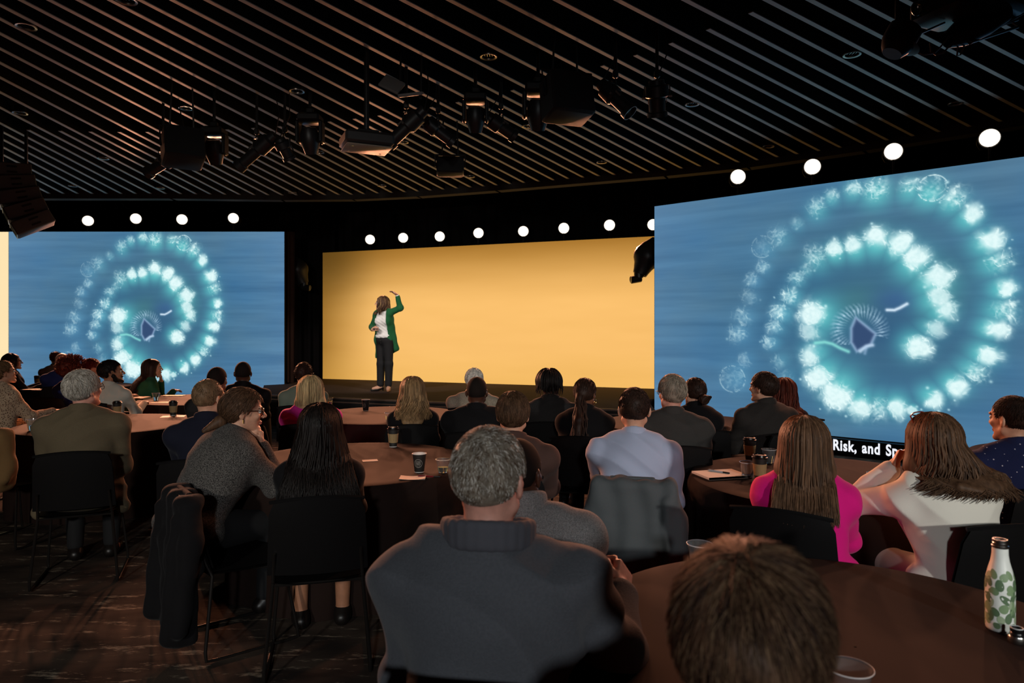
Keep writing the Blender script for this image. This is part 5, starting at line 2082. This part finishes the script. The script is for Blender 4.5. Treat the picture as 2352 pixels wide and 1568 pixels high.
P_('plum_w', 1800, 868, 6.2, 'woman with dark reddish hair behind the man in the pinstripe suit', body=0, head_yaw=2, lean=8, female=True, skin='light', hair=('long', 'auburn', dict(L=.26, n=200, spread=.3, wave=.01)), ho=.016, top=knit(DARKBR),
   chl='woman with dark reddish hair')
P_('pink_w', 1848, 955, 2.98, 'woman with long straight brown hair in a magenta jacket', body=22, head_yaw=20, lean=5, side=0, female=True, skin='light',
   hair=('long', 'brown', dict(L=.33, n=900, spread=.22, wave=.003, rad=.0050, w1=.075, back=.135, lmin=.78)), ho=.018,
   top=dict(suit(PINK), collar=None, wr=.008, hem=.12), chl='woman in the magenta jacket')


def w_mouth(J, sd):
    f, r = J.f0, J.r0
    p = hp(J, sd * .125, .125, -.135)
    return p, r * sd * .75 - np.array((0, 0, 1.0)) - f * .3, hp(J, sd * .07, .13, -.03) - p, r * -sd - f * .3, 85


def x_white(J, root, h):
    b = MB()
    for x in (-1, 1):
        b.tube([hp(J, x * .034 + .026 * math.cos(t), .045 + .022 * math.sin(t), .128 - .010 * math.sin(t)) for t in np.linspace(0, 2 * PI, 18, False)], .003, 5, closed=True)
        b.tube([hp(J, x * .060, .045, .128), hp(J, x * .088, .0, .118), hp(J, x * .094, -.045, .090)], .0034, 5)
    b.tube([hp(J, -.01, .045, .130), hp(J, .01, .045, .130)], .003, 5)
    b.build('sunglasses', GLASS_R, root)
    b = MB()
    c, d = J.W[-1], norm(J.W[-1] - J.E[-1])
    t = norm(np.cross(d, (1, 0, 0)))
    w = np.cross(d, t)
    b.tube([c - d * .012 + (t * math.cos(a) + w * math.sin(a)) * .033 for a in np.linspace(0, 2 * PI, 16, False)], .007, 6, closed=True, flat=1.6)
    b.build('wrist_band', BLACK_P, root)


P_('white_w', 2143, 947, 2.98, 'woman with long wavy brown hair in a white jacket, hand raised to her face', body=4, head_yaw=8, pitch=-4, roll=0, lean=17, side=-6, female=True, bw=1.02, sw=1.02, skin='tan',
   hair=('long', 'brown', dict(L=.40, cf=.55, n=1500, spread=.80, wave=.034, wfreq=6, tip=1.2, rad=.0055, w1=.10, back=.14, off=.10, lmin=.62)), ho=.02,
   top=dict(suit(WHITE_J), collar=None, wr=.009, hem=.12), arms=(w_mouth, 'table'), legmat=WHITEPANT, extra=x_white, chl='woman in the white jacket')
P_('dots_m', 2330, 904, 3.55, 'man with spiky dark hair in a dotted navy shirt at the right edge', body=2, head_yaw=-14, lean=3, sw=1.08, bw=1.08, skin='light', hair=('short', 'darkbrown', dict(n=2600, len=.022, ht=.007, lift=.5, rad=.0015, jitter=.4)), ho=.018,
   top=dict(shirt(DOTS), g=.018), face=True, chl='man in the dotted navy shirt')
P_('black_hair', 735, 926, 3.4, 'woman with very long black hair down her back in a black dress', body=-14, head_yaw=-15, lean=4, female=True, bw=1.05, skin='tan',
   hair=('long', 'black', dict(L=.42, n=1000, spread=.95, wave=.010, wfreq=7, rad=.0058, w1=.15, back=.135, lmin=.72, r1=.03)), ho=.018,
   top=dict(knit(BLK, name='dress'), sleeve=1.15), legs='skirt', kn=.40, legmat=BLK, chl='woman with very long black hair')


def vest_sl(J, root, h):
    s = SDF()
    for sd in (-1, 1):
        arm(s, J, sd, .020)
    s.obj('sleeves', .009, BROWN_SL, root, disp=lambda X, Y, Z: .004 * wob((X, Y, Z), 22, 2.2) * .5)


P_('vest_m', 1186, 1007, 2.3, 'man with a shaved head in a heathered grey vest behind the man in the fleece', body=6, head_yaw=24, lean=5, side=-9, sw=1.06, bw=1.12, skin='dark', hair=('buzz', 'black', {}), ho=.003,
   top=dict(mat=VEST, g=.030, name='vest', sleeve=.10, collar=dict(r=.070, hgt=.062, t=.011, flare=.020, openf=70), hem=.12), extra=vest_sl, chl='man in the grey vest')


def w_fleece(J, sd):
    f, r = J.f0, J.r0
    return np.array((.335, .40, .815)), np.array((.25, -.5, -1.0)), np.array((.12, .85, .42)), np.array((-.9, .25, -.45)), 62


P_('fleece_m', 1121, 979, 1.74, 'man with cropped grey hair in a dark grey fleece, nearest at the centre', body=8, head_yaw=20, lean=3, sw=1.16, bw=1.22, hs=1.08, skin='pink',
   hair=('short', 'saltpepper', dict(ht=.009, n=6500, len=.016, rad=.0010, lift=.28, jitter=.8, crown=(.01, -.075), mix=('saltpepper', 'brown', 'white'), hug=.8)), ho=.009,
   top=dict(mat=FLEECE, g=.030, name='fleece', sleeve=1.86, wr=.022, ffr=16, collar=dict(mat=FLEECE_IN, r=.080, hgt=.046, t=.010, flare=.018, openf=60), hem=.08), arms=('lap', w_fleece), hand_size=1.05, neck=1.15,
   chl='man in the dark grey fleece')
P_('near_m', 1722, 1240, .85, 'man with brown hair close to the camera at the lower right, only his head seen', body=20, head_yaw=22, pitch=2, lean=4, hs=1.0, skin='light',
   hair=('short', 'sandy', dict(ht=.016, n=9000, len=.075, rad=.0011, lift=.05, jitter=.30, crown=(-.012, -.045), droop=.5, bump=.005, fr=24, hug=.40, mix=('brown', 'darkbrown', 'sandy'))), ho=.018, top=suit(CHAR), chl='man whose head is at the lower right')

# spare chair with a coat, and the jacket hung behind the man in blue
chair(-3.78, 5.25, -math.radians(14), 'black plastic chair with a tan coat over it, at the left edge')


def draped(name, label, x, y, rz, m, seed, low, sleeves, zs_=1.0):
    r = thing(name, label, 'coat', (x, y, 0), rz)
    r.scale = (.9 if zs_ < 1 else 1, 1, zs_)
    s = SDF()
    s.box((0, -.300, .68), (.225, .030, .17), .025, None, .03)
    s.box((0, -.285, .855), (.205, .035, .012), .022, None, .03)
    s.box((0, -.325, (low + .60) / 2), (.235, .022, (.62 - low) / 2), .025, None, .05)
    for sd in (-1, 1):
        s.cone((sd * .20, -.30, .85), (sd * .255, -.31, .62), .045, .055, .03)
        if sd in sleeves:
            s.cone((sd * .255, -.31, .66), (sd * .285, -.36, low + .06), .06, .045, .03)
            s.cone((sd * .20, -.36, .78), (sd * .22, -.385, low + .02), .03, .045, .03)
    s.obj('coat_body', .011, m, r, disp=lambda X, Y, Z: .007 * np.sin(X * 42 + seed + 2 * np.sin(Z * 6 + seed)) + .004 * wob((X, Y, Z), 18, seed))
    s = SDF()
    s.cone((-.12, -.285, .885), (.12, -.285, .885), .016, .016, .01)
    s.cone((-.12, -.30, .875), (-.16, -.33, .80), .014, .010, .01)
    s.cone((.12, -.30, .875), (.16, -.33, .80), .014, .010, .01)
    s.obj('coat_collar', .008, m, r)
    return r


J = PEOPLE['knit_w']
draped('draped_coat', 'black coat hung on the chair of the woman in the grey checked knit', -1.42, 3.60, -math.radians(52), BLK, 3.0, .16, (-1, 1), .90)
chx = [o for o in col.objects if o.get('label', '').endswith('under the woman in the grey checked knit')][0]
chx.scale = (.95, 1, .92)
draped('draped_coat', 'tan coat hung over an empty chair at the left edge', -3.78, 5.25, -math.radians(14), TANCOAT, 2.0, .50, (-1, 1))
J = PEOPLE['blue_shirt']
chx = [o for o in col.objects if o.get('label', '').endswith('under the man in the light blue shirt')][0]
chx.scale = (.95, 1, .93)
draped('draped_jacket', 'dark grey suit jacket hung on the chair of the man in the light blue shirt', J.xy[0], J.xy[1], J.rz, GREYCOAT, 1.0, .22, (1,), .92)

# black bag hanging at the side of the blue-shirt man's chair
t = thing('bag', 'black shoulder bag with a strap standing beside the chair of the man in light blue', 'bag', (J.xy[0] + .44, J.xy[1] - .1, 0), .2)
b = MB()
b.rbox((0, 0, .18), (.26, .16, .36), .04)
b.build('bag_body', mat('bag_nylon', lin(20, 20, 21), .6, bump=.3), t)
b = MB()
b.tube([(-.08, -.085, .30), (-.09, -.10, .46), (0, -.11, .52), (.09, -.10, .46), (.08, -.085, .30)], .008, 6)
b.build('strap', BLACK_P, t)
b = MB()
b.rbox((.06, -.088, .26), (.012, .006, .05), .002)
b.build('zip_pull', CHROME, t)

# ------------------------------------------------------------------ the presenter
J = Fig()
J.female, J.bw, J.sw, J.neck, J.hipw, J.ab, J.hs, J.handsize = True, .96, .95, .88, 1.04, .82, .95, .98
FR = norm((-.30, -.95, 0))
RT = np.array((FR[1], -FR[0], 0))
J.f0, J.r0 = FR, RT
J.rgt, J.fwd, J.u = RT, FR, np.array((0, 0, 1.0))
J.P, J.N = np.array((.025, .01, .93)), np.array((-.005, .0, 1.425))
J.Rh = rot_ypr(-104, 2)
J.Ryaw = rot_ypr(-104)
J.Hc = np.array((-.025, -.012, 1.578))
J.S = {-1: np.array((.118, -.095, 1.395)), 1: np.array((-.118, .085, 1.37))}
J.E = {-1: np.array((.330, -.150, 1.49)), 1: np.array((-.20, .02, 1.15))}
J.W = {-1: np.array((.285, -.19, 1.715)), 1: np.array((-.16, -.16, 1.11))}
J.Hd = {-1: np.array((-.62, -.30, .48)), 1: np.array((.75, -.45, .1))}
J.Hn = {-1: np.array((-.4, -.3, -.8)), 1: np.array((.3, .9, -.2))}
J.curl = {-1: 22, 1: 85}
J.thumb = {-1: 1, 1: 1}
J.hip = {1: np.array((-.045, .06, .89)), -1: np.array((.10, -.045, .89))}
J.K = {1: np.array((-.045, .03, .49)), -1: np.array((.115, -.06, .49))}
J.A = {1: np.array((-.055, .04, .10)), -1: np.array((.105, -.04, .10))}
J.T = {1: norm((-.95, -.3, 0)), -1: norm((.10, -1, 0))}
J.floor = 0.0
pr = thing('person', 'presenter on the stage in a long green coat, white shirt and black trousers, arm raised', 'person', (-2.315, 12.26, SZ))
s = SDF()
torso(s, J)
head(s, J)
for sd in (-1, 1):
    arm(s, J, sd)
    hand(s, J, sd)
legs_body(s, J)
s.obj('body', .009, [SKIN['light'], LIP['light']], pr)
face_bits(J, pr, 'brown')
s = SDF()
torso(s, J, .012)
s.ell((0.02, 0, .99), (.165, .135, .06), np.stack([RT, FR, J.u], 1), .04)
s.fun(lambda X, Y, Z: Z - .955, (-.4, -.4, .7), (.5, .4, .955), .004, 0, 's')
s.obj('shirt', .010, BLOUSE, pr, disp=lambda X, Y, Z: .004 * np.sin((X * .8 + Z * 1.2) * 90) * .6)
collar(J, pr, BLOUSE, .008, r=.052, hgt=.035, t=.006, openf=60)
s = SDF()
s.ell(J.P, (.178, .135, .11), np.stack([RT, FR, J.u], 1), .05)
for sd in (-1, 1):
    leg(s, J, sd, .012, 0, .94)
    s.cone(J.K[sd], J.A[sd] + (0, 0, .03), .068, .060, .03)
s.fun(lambda X, Y, Z: .985 - Z, (-.4, -.4, .985), (.5, .4, 1.2), .004, 0, 's')
s.obj('trousers', .010, TROUSER, pr)
b = MB()
for k in range(3):
    c = np.array((-.03 + .008 * k, -.135 - .002 * k, .955 - .045 * k))
    b.lathe([(.007, 0), (.006, .004), (.001, .005)], 8, c, Matrix.Rotation(PI / 2, 3, 'X') @ Matrix.Rotation(-.6, 3, 'Y'))
b.build('trouser_buttons', METAL, pr)
s = SDF()
R = np.stack([RT, FR, J.u], 1)
torso(s, J, .034, 0, .006)
for sd in (-1, 1):
    arm(s, J, sd, .022, 0, 1.86)
    s.ell(J.E[sd], np.full(3, .050 * J.ab + .022), None, .02)
s.cone((.13, .02, 1.15), (.235, -.01, .76), .07, .055, .05)
s.cone((.09, .10, 1.15), (.16, .09, .72), .08, .06, .05)
s.cone((.0, .12, 1.15), (.03, .13, .66), .08, .07, .05)
s.cone((-.09, .09, 1.2), (-.125, .085, .60), .06, .032, .05)
s.box(np.array((.012, 0, 1.0)) + FR * .19, (.105, .17, .50), .01, R, .012, 0, 's')
s.fun(lambda X, Y, Z: Z - (.585 + np.clip((X + .10) * .36, 0, .2)), (-.5, -.5, .3), (.5, .5, .78), .006, 0, 's')
s.obj('coat', .010, COATGREEN, pr, disp=lambda X, Y, Z: .005 * np.sin(X * 55 + Y * 30) * np.clip((1.15 - Z) * 3, 0, 1) + .002 * wob((X, Y, Z), 22, .4))
s = SDF()
w, d = J.W[-1], norm(J.W[-1] - J.E[-1])
s.cone(w - d * .045, w - d * .012, .033, .034, .01)
s.obj('shirt_cuff', .006, BLOUSE, pr)
for sd in (-1, 1):
    s = SDF()
    a, f = J.A[sd], J.T[sd]
    base = np.array((a[0], a[1], 0))
    s.cone(base + f * .06 + (0, 0, .030), base + f * .155 + (0, 0, .020), .034, .022, .02)
    s.cone(base - f * .03 + (0, 0, .062), base + f * .06 + (0, 0, .030), .030, .034, .02)
    s.cone(base - f * .045 + (0, 0, .055), base - f * .045 + (0, 0, .006), .018, .012, .01)
    s.fun(lambda X, Y, Z: Z - .002, base - .3, base + np.array((.3, .3, .002)), .003, 0, 's')
    s.obj('shoe', .006, SHOE if sd == 1 else mat('shoe_tan', lin(176, 120, 84), .4), pr)
do_hair(J, 'long', 'brown', pr, .009, 77, dict(L=.31, n=460, spread=.55, wave=.024, wfreq=11, amin=36, w1=.11, back=.10, tip=.8, lmin=.7, cf=.6, mix=('brown', 'dirtyblonde', 'darkbrown')))
cl = thing('clicker', 'small black remote held in the presenter\'s lower hand', 'remote', tuple(Vector((-2.315, 12.26, SZ)) + Vector(J.W[1] + norm(J.Hd[1]) * .075 + np.array((.0, -.02, .0)))))
b = MB()
b.rbox((0, 0, 0), (.09, .022, .018), .006)
b.build('body', BLACK_P, cl)
b = MB()
b.rbox((.015, -.012, .0), (.02, .004, .008), .001)
b.build('button', CHROME, cl)

# ------------------------------------------------------------------ things on the tables
PAPER = mat('paper_white', lin(236, 226, 212), .8)
KRAFT = mat('kraft_sleeve', lin(168, 140, 98), .85, var=.12, vscale=200)
CUPD = mat('cup_dark', lin(36, 34, 32), .6)
CUPW = mat('cup_white', lin(232, 226, 218), .6)
LIDM = mat('lid_black', lin(18, 17, 17), .3)
PRINT = mat('cup_print', lin(150, 146, 138), .6)
CLEAR = mat('clear_plastic', (1, 1, 1), .06, trans=.94, ior=1.42, spec=.8)
RIMM = mat('cup_rim', (.95, .95, .95), .18, trans=.35, ior=1.4, spec=.8)
WATER = mat('water', (.97, .985, 1.0), .0, trans=1.0, ior=1.33)
DRINK = mat('red_drink', (.75, .12, .10), .0, trans=.85, ior=1.33)


def tpos(x, y):
    """pixel on a table top -> point"""
    Y = FPX * (CAM_H - TT) / (y - 760)
    p = at(x, y, Y)
    p.z = TT + .0015
    return p


def emblem(b, R0, r, z0, seed=0):
    """round printed mark on the side of a cup that faces -Y"""
    def on(u, v):
        rr = R0(z0 + v) + .0007
        a = -PI / 2 + u / rr
        return (rr * math.cos(a), rr * math.sin(a), z0 + v)
    ring = np.linspace(0, 2 * PI, 28)
    for ra, rb in ((r, r * .90),):
        vs = [on(ra * math.cos(t), ra * math.sin(t)) for t in ring] + [on(rb * math.cos(t), rb * math.sin(t)) for t in ring]
        n = len(ring)
        b.add(vs, [(i, i + 1, n + i + 1, n + i) for i in range(n - 1)])
    g = np.random.default_rng(seed)
    q = lambda u0, u1, v0, v1: b.add([on(u0, v0), on(u1, v0), on(u1, v1), on(u0, v1)], [(0, 1, 2, 3)])
    for row, (v0, v1, n) in enumerate(((.10, .52, 4), (-.42, .02, 5))):
        w = 1.25 * r / n
        for k in range(n):
            u = -.62 * r + w * k
            q(u, u + w * .22, v0 * r, v1 * r)
            q(u + w * .22, u + w * .72, (v1 - .10) * r, v1 * r)
            if g.random() > .4:
                q(u + w * .5, u + w * .72, v0 * r, v1 * r)
            else:
                q(u + w * .22, u + w * .72, v0 * r, (v0 + .10) * r)
    q(-.4 * r, .4 * r, -.62 * r, -.56 * r)
    q(-.3 * r, .3 * r, -.74 * r, -.69 * r)


def lidded_cup(label, p, rz=0.0, h=.135, mark=True):
    t = thing('coffee_cup', label, 'cup', p, rz, 'takeaway coffee cups')
    R0 = lambda z: .028 + .013 * z / h
    b = MB()
    b.lathe([(.001, .004), (.0275, .004), (.0285, 0), (.0285, .004), (R0(h), h)], 24)
    b.build('cup_body', CUPD, t)
    b = MB()
    b.lathe([(.0288, 0.0005), (.0292, .005)], 24)
    b.build('base_rim', CUPW, t)
    b = MB()
    b.lathe([(R0(.032) + .0004, .032), (R0(.032) + .0022, .033), (R0(.098) + .0022, .098), (R0(.098) + .0004, .099)], 24)
    sl = b.build('sleeve', KRAFT, t)
    if mark:
        b = MB()
        for k in range(4):
            z = .088 - .012 * k
            vs = []
            for u in (-.018, .018 if k < 3 else .004):
                for dz in (0, -.003):
                    rr = R0(z + dz) + .0028
                    a = -PI / 2 + u / rr
                    vs.append((rr * math.cos(a), rr * math.sin(a), z + dz))
            b.add(vs, [(0, 1, 3, 2)])
        b.build('sleeve_print', mat('kraft_print', lin(90, 70, 46), .8), sl)
    b = MB()
    r = R0(h)
    b.lathe([(r + .001, h - .006), (r + .0035, h - .004), (r + .0035, h + .002), (r - .001, h + .004), (r - .003, h + .014), (r - .007, h + .016), (r - .009, h + .011), (.001, h + .011)], 24)
    b.lathe([(.004, h + .0112), (.003, h + .0135), (.001, h + .0135)], 8, (0, r * .5, 0))
    b.build('lid', LIDM, t)
    return t


def paper_cup(label, p, rz=0.0, h=.112):
    t = thing('paper_cup', label, 'cup', p, rz, 'open paper cups')
    R0 = lambda z: .029 + .014 * z / h
    b = MB()
    b.lathe([(.028, 0), (R0(.003), .003), (R0(h), h)], 28)
    b.build('cup_body', CUPD, t)
    b = MB()
    b.lathe([(R0(h), h - .001), (R0(h) + .0022, h), (R0(h) + .0016, h + .0025), (R0(h) - .0012, h + .001), (.028, .006), (.001, .006)], 28)
    b.lathe([(.0285, .0), (.0297, .0005), (.0297, .004)], 28)
    b.build('liner', CUPW, t)
    b = MB()
    emblem(b, R0, .026, h * .52, 3)
    b.build('emblem', PRINT, t, smooth=False)
    return t


def plastic_cup(label, p, h=.088, fill=.5, m=WATER, straw=False, R1=.044):
    t = thing('plastic_cup', label, 'cup', p, 0, 'clear plastic cups')
    R0 = lambda z: .029 + (R1 - .029) * z / h
    b = MB()
    b.lathe([(.001, .001), (.028, .001), (R0(.002), .003), (R0(h), h - .004), (R0(h) + .0025, h - .003), (R0(h) + .0025, h), (R0(h) - .001, h), (R0(.006) - .0012, .006), (.001, .005)], 28)
    b.build('cup_body', CLEAR, t)
    b = MB()
    b.tube([((R1 + .0022) * math.cos(a), (R1 + .0022) * math.sin(a), h - .0015) for a in np.linspace(0, 2 * PI, 28, False)], .0017, 6, closed=True)
    b.build('rim', RIMM, t)
    if fill > 0:
        b = MB()
        z = h * fill
        b.lathe([(.001, .0056), (R0(.0056) - .0016, .0062), (R0(z) - .0016, z), (.001, z)], 24)
        b.build('drink', m, t)
    if straw:
        b = MB()
        b.tube([(.01, 0, .01), (-.01, 0, h + .05), (-.022, 0, h + .065)], .003, 6)
        b.build('straw', mat('straw_green', lin(96, 120, 100), .4), t)
    return t


def papers(name, label, p, w, d, rz, th=.002, cat='paper', curl=.0, m=PAPER, cover=False):
    t = thing(name, label, cat, p, rz)
    if cover:
        b = MB()
        b.rbox((0, 0, .002), (w + .006, d + .006, .004), .001)
        b.build('back_cover', mat('pad_cover', lin(70, 60, 56), .7), t)
    b = MB()
    n = 8
    P, Q = [], []
    z0 = .004 if cover else 0
    for i in range(n + 1):
        u = -1 + 2 * i / n
        z = z0 + th + curl * u * u
        P.append([(u * w / 2, -d / 2, z), (u * w / 2, d / 2, z)])
    b.grid(P)
    b.add([(-w / 2, -d / 2, z0), (w / 2, -d / 2, z0), (w / 2, d / 2, z0), (-w / 2, d / 2, z0), (-w / 2, -d / 2, z0 + th + curl), (w / 2, -d / 2, z0 + th + curl), (w / 2, d / 2, z0 + th + curl), (-w / 2, d / 2, z0 + th + curl)],
          [(0, 3, 2, 1), (1, 2, 6, 5), (3, 0, 4, 7)])
    b.build('sheet', m, t, smooth=False)
    return t


def pen(label, p, rz, m1, m2):
    t = thing('pen', label, 'pen', p + Vector((0, 0, .005)), rz)
    b = MB()
    b.lathe([(.001, -.07), (.0022, -.068), (.0048, -.055), (.0048, .03)], 10, R=Matrix.Rotation(PI / 2, 3, 'Y'))
    b.build('barrel', m1, t)
    b = MB()
    b.lathe([(.005, .03), (.005, .066), (.003, .072), (.001, .072)], 10, R=Matrix.Rotation(PI / 2, 3, 'Y'))
    b.build('grip', m2, t)
    b = MB()
    b.box((-.045, 0, .0058), (.035, .003, .0014))
    b.build('clip', CHROME, t)
    return t


lidded_cup('lidded coffee cup on the farthest left table, beside a writing hand', tpos(85, 884), .4)
lidded_cup('lidded coffee cup on a napkin right of the man in the olive suit', tpos(398, 954), .9)
lidded_cup('dark lidded coffee cup just behind the shoulder of the man in the olive suit', Vector((-4.02, 6.95, TT + .0015)), .2, mark=False)
lidded_cup('lidded coffee cup in front of the woman with long wavy blonde hair', tpos(903, 1026), .7)
lidded_cup('taller lidded coffee cup standing left of the woman in magenta', tpos(1722, 1056), 0.0)
lidded_cup('dark lidded coffee cup touching the shoulder of the woman in magenta', tpos(1745, 1104), .3, mark=False)
paper_cup('open black paper cup with a round emblem on the middle table', tpos(963, 1084), -.05)
paper_cup('open black paper cup on the table nearest the stage', tpos(840, 943), -.5, h=.118)
plastic_cup('clear plastic cup half full of amber drink beside the black paper cup', tpos(1018, 1085), .082, .42, mat('amber_drink', (.9, .62, .2), .0, trans=.95, ior=1.33))
plastic_cup('clear plastic cup of water at the left edge beside the olive suit', tpos(74, 989), .1, .45)
plastic_cup('clear plastic cup on the table before the woman in green', tpos(358, 920), .095, .5)
plastic_cup('clear plastic cup left of the woman with wavy blonde hair', tpos(894, 968), .085, .3)
plastic_cup('clear cup of red drink with a straw beside the blonde in pink', tpos(755, 941), .13, .7, DRINK, True)
plastic_cup('clear plastic water cup just above the magenta shoulder', tpos(1766, 1063), .09, .55)
plastic_cup('clear plastic cup partly hidden by the dark lidded cup', tpos(1717, 1096), .09, .2)
plastic_cup('clear plastic water cup at the elbow of the woman in white', tpos(2012, 1124), .09, .45)
plastic_cup('clear plastic cup peeping from behind the nearest head', Vector((.685, 2.49, TT + .0015)), .09, .0)
plastic_cup('empty clear plastic cup in the foreground at the bottom edge', Vector((.772, 1.565, TT + .0015)), .095, .0, R1=.050)
papers('notepad', 'white notepad with a pen lying on it, left of the woman in magenta', tpos(1655, 1093), .27, .20, .25, .012, 'notebook', cover=True)
pen('grey pen lying on the white notepad', tpos(1650, 1091) + Vector((0, 0, .016)), -.75, mat('pen_grey', lin(168, 172, 178), .3), BLACK_P)
papers('note_paper', 'small folded paper in front of the black paper cup', tpos(948, 1098), .15, .10, .05, .001, curl=.006)
pen('dark red pen beside the small folded paper', tpos(985, 1096), -.2, mat('pen_red', lin(120, 16, 30), .3), BLACK_P)
papers('note_paper', 'scrap of white paper by the shoulder of the woman with black hair', tpos(850, 1058), .10, .07, .3, .001)
papers('notebook', 'white notebook left of the plastic cup before the woman in green', tpos(316, 916), .24, .20, .05, .022, 'notebook')
papers('note_paper', 'white sheet right of the hand of the woman in green', tpos(398, 909), .28, .14, .02, .006)
papers('note_paper', 'white sheet at the near edge of the table of the woman in green', tpos(372, 924), .26, .13, -.05, .002)
papers('napkin', 'dark napkin under the coffee cup right of the olive suit', tpos(398, 956) - Vector((0, 0, .001)), .22, .16, .3, .0008, 'napkin', m=CUPD)
papers('note_paper', 'white paper on the table behind the grey-haired man in the suit', tpos(1664, 986), .15, .11, .1, .002)
papers('note_paper', 'paper sheet under the writing hand on the farthest left table', tpos(76, 894), .26, .18, .1, .003)
t = thing('phone', 'dark phone under the plastic cup at the elbow of the woman in white', 'phone', tpos(2004, 1131), .5)
b = MB()
b.rbox((0, 0, .006), (.15, .08, .011), .004)
b.build('body', mat('phone_case', lin(120, 76, 52), .5), t)
b = MB()
b.box((0, 0, .0122), (.135, .068, .0008))
b.build('glass', mat('phone_glass', lin(12, 12, 13), .1), t)

# the cactus bottle and its cap
bp = Vector((1.412, 1.975, TT + .0015))
t = thing('water_bottle', 'white water bottle with green cactus print on the nearest table', 'bottle', bp)
prof = [(.001, .002), (.030, .001), (.0345, .004), (.0365, .012), (.0370, .10), (.0368, .135), (.0345, .155), (.0290, .178), (.0232, .200), (.0205, .218), (.0198, .240)]
BW = mat('bottle_white', lin(226, 228, 222), .38, var=.03, vscale=60)
b = MB()
b.lathe(prof, 40)
body = b.build('bottle_body', BW, t, angle=60)
zs, rs_ = [z for r, z in prof], [r for r, z in prof]


def brad(z):
    return float(np.interp(z, zs[2:], rs_[2:])) + .0004


b = MB()
CACT = [mat('cactus_dark', lin(88, 112, 82), .5), mat('cactus_mid', lin(122, 146, 108), .5), mat('cactus_light', lin(150, 166, 136), .5)]
pads = [(-.016, .166, .009, .014, .25, 1), (.010, .160, .011, .012, -.3, 1), (-.001, .137, .011, .017, .1, 0), (-.028, .144, .008, .015, .25, 0), (-.014, .119, .010, .013, .75, 1), (.014, .097, .010, .018, .85, 0),
        (.026, .130, .010, .011, 0, 1), (.024, .118, .008, .007, 0, 1), (.036, .104, .009, .018, -.3, 0), (.034, .075, .009, .022, -.1, 1), (.010, .072, .012, .014, -.45, 1), (-.012, .060, .010, .014, .6, 0),
        (-.032, .100, .008, .013, -.1, 0), (-.020, .084, .005, .012, -.25, 2), (-.030, .066, .009, .016, .2, 1), (.002, .040, .010, .012, .4, 2), (-.034, .036, .009, .016, .4, 1), (.022, .046, .010, .016, -.2, 0), (-.008, .022, .009, .010, .9, 1)]
for q in range(5):
    for (u, z, a, h_, rot, mi) in pads:
        u0 = u + q * .0464 * 1.0 if q else u
        if q and abs(u) > .024:
            continue
        vs, n = [], 14
        for i in range(n):
            t_ = 2 * PI * i / n
            x, y = a * math.cos(t_) * (1 - .12 * math.sin(t_)), h_ * math.sin(t_)
            x, y = x * math.cos(rot) - y * math.sin(rot), x * math.sin(rot) + y * math.cos(rot)
            zz = z + y
            r_ = brad(zz)
            an = -PI / 2 + q * 2 * PI / 5 + (u + x) / r_ - .62
            vs.append((r_ * math.cos(an), r_ * math.sin(an), zz))
        r_ = brad(z)
        an = -PI / 2 + q * 2 * PI / 5 + u / r_ - .62
        vs.append(((r_ + .0002) * math.cos(an), (r_ + .0002) * math.sin(an), z))
        b.add(vs, [(i, (i + 1) % n, n) for i in range(n)], mi)
b.build('cactus_print', CACT, t)
b = MB()
b.lathe([(.0205, .238), (.0215, .240), (.0215, .244), (.0185, .245), (.0185, .250), (.0195, .252), (.0185, .254), (.0195, .257), (.0188, .262), (.0175, .262), (.0170, .25), (.015, .19), (.001, .19)], 32)
b.build('steel_neck', METAL, t)
t = thing('bottle_cap', 'steel bottle cap with a black stopper standing beside the cactus bottle', 'cap', Vector((1.40, 1.893, TT + .0015)))
b = MB()
b.lathe([(.001, 0), (.019, 0), (.021, .003), (.0215, .018), (.020, .021), (.016, .0215)], 32)
b.build('cap_shell', METAL, t)
b = MB()
b.lathe([(.0165, .020), (.0165, .028), (.0150, .030), (.0165, .032), (.0165, .040), (.0125, .041), (.0115, .034), (.001, .034)], 28)
b.build('stopper', LIDM, t)
b = MB()
b.tube([(.0145 * math.cos(a), .0145 * math.sin(a), .0412) for a in np.linspace(0, 2 * PI, 24, False)], .0016, 6, closed=True)
b.build('seal_ring', mat('seal_grey', lin(180, 184, 186), .5), t)

# monitor at the foot of the stage
t = thing('floor_monitor', 'dark low screen leaning at the foot of the stage, left of the wavy blonde hair', 'monitor', (-1.62, 9.55, 0), .37)
b = MB()
b.rbox((0, 0, .42), (.42, .05, .26), .01, Matrix.Rotation(-.25, 3, 'X'))
b.build('housing', BLACK_P, t)
b = MB()
b.rbox((.12, -.033, .47), (.06, .006, .02), .002, Matrix.Rotation(-.25, 3, 'X'))
b.build('label_plate', CUPW, t)
b = MB()
b.tube([(-.15, .08, .30), (-.18, .12, .006)], .012, 8)
b.tube([(.15, .08, .30), (.18, .12, .006)], .012, 8)
b.tube([(0, 0, .3), (0, -.1, .006)], .012, 8)
b.build('stand', BLACK_P, t)
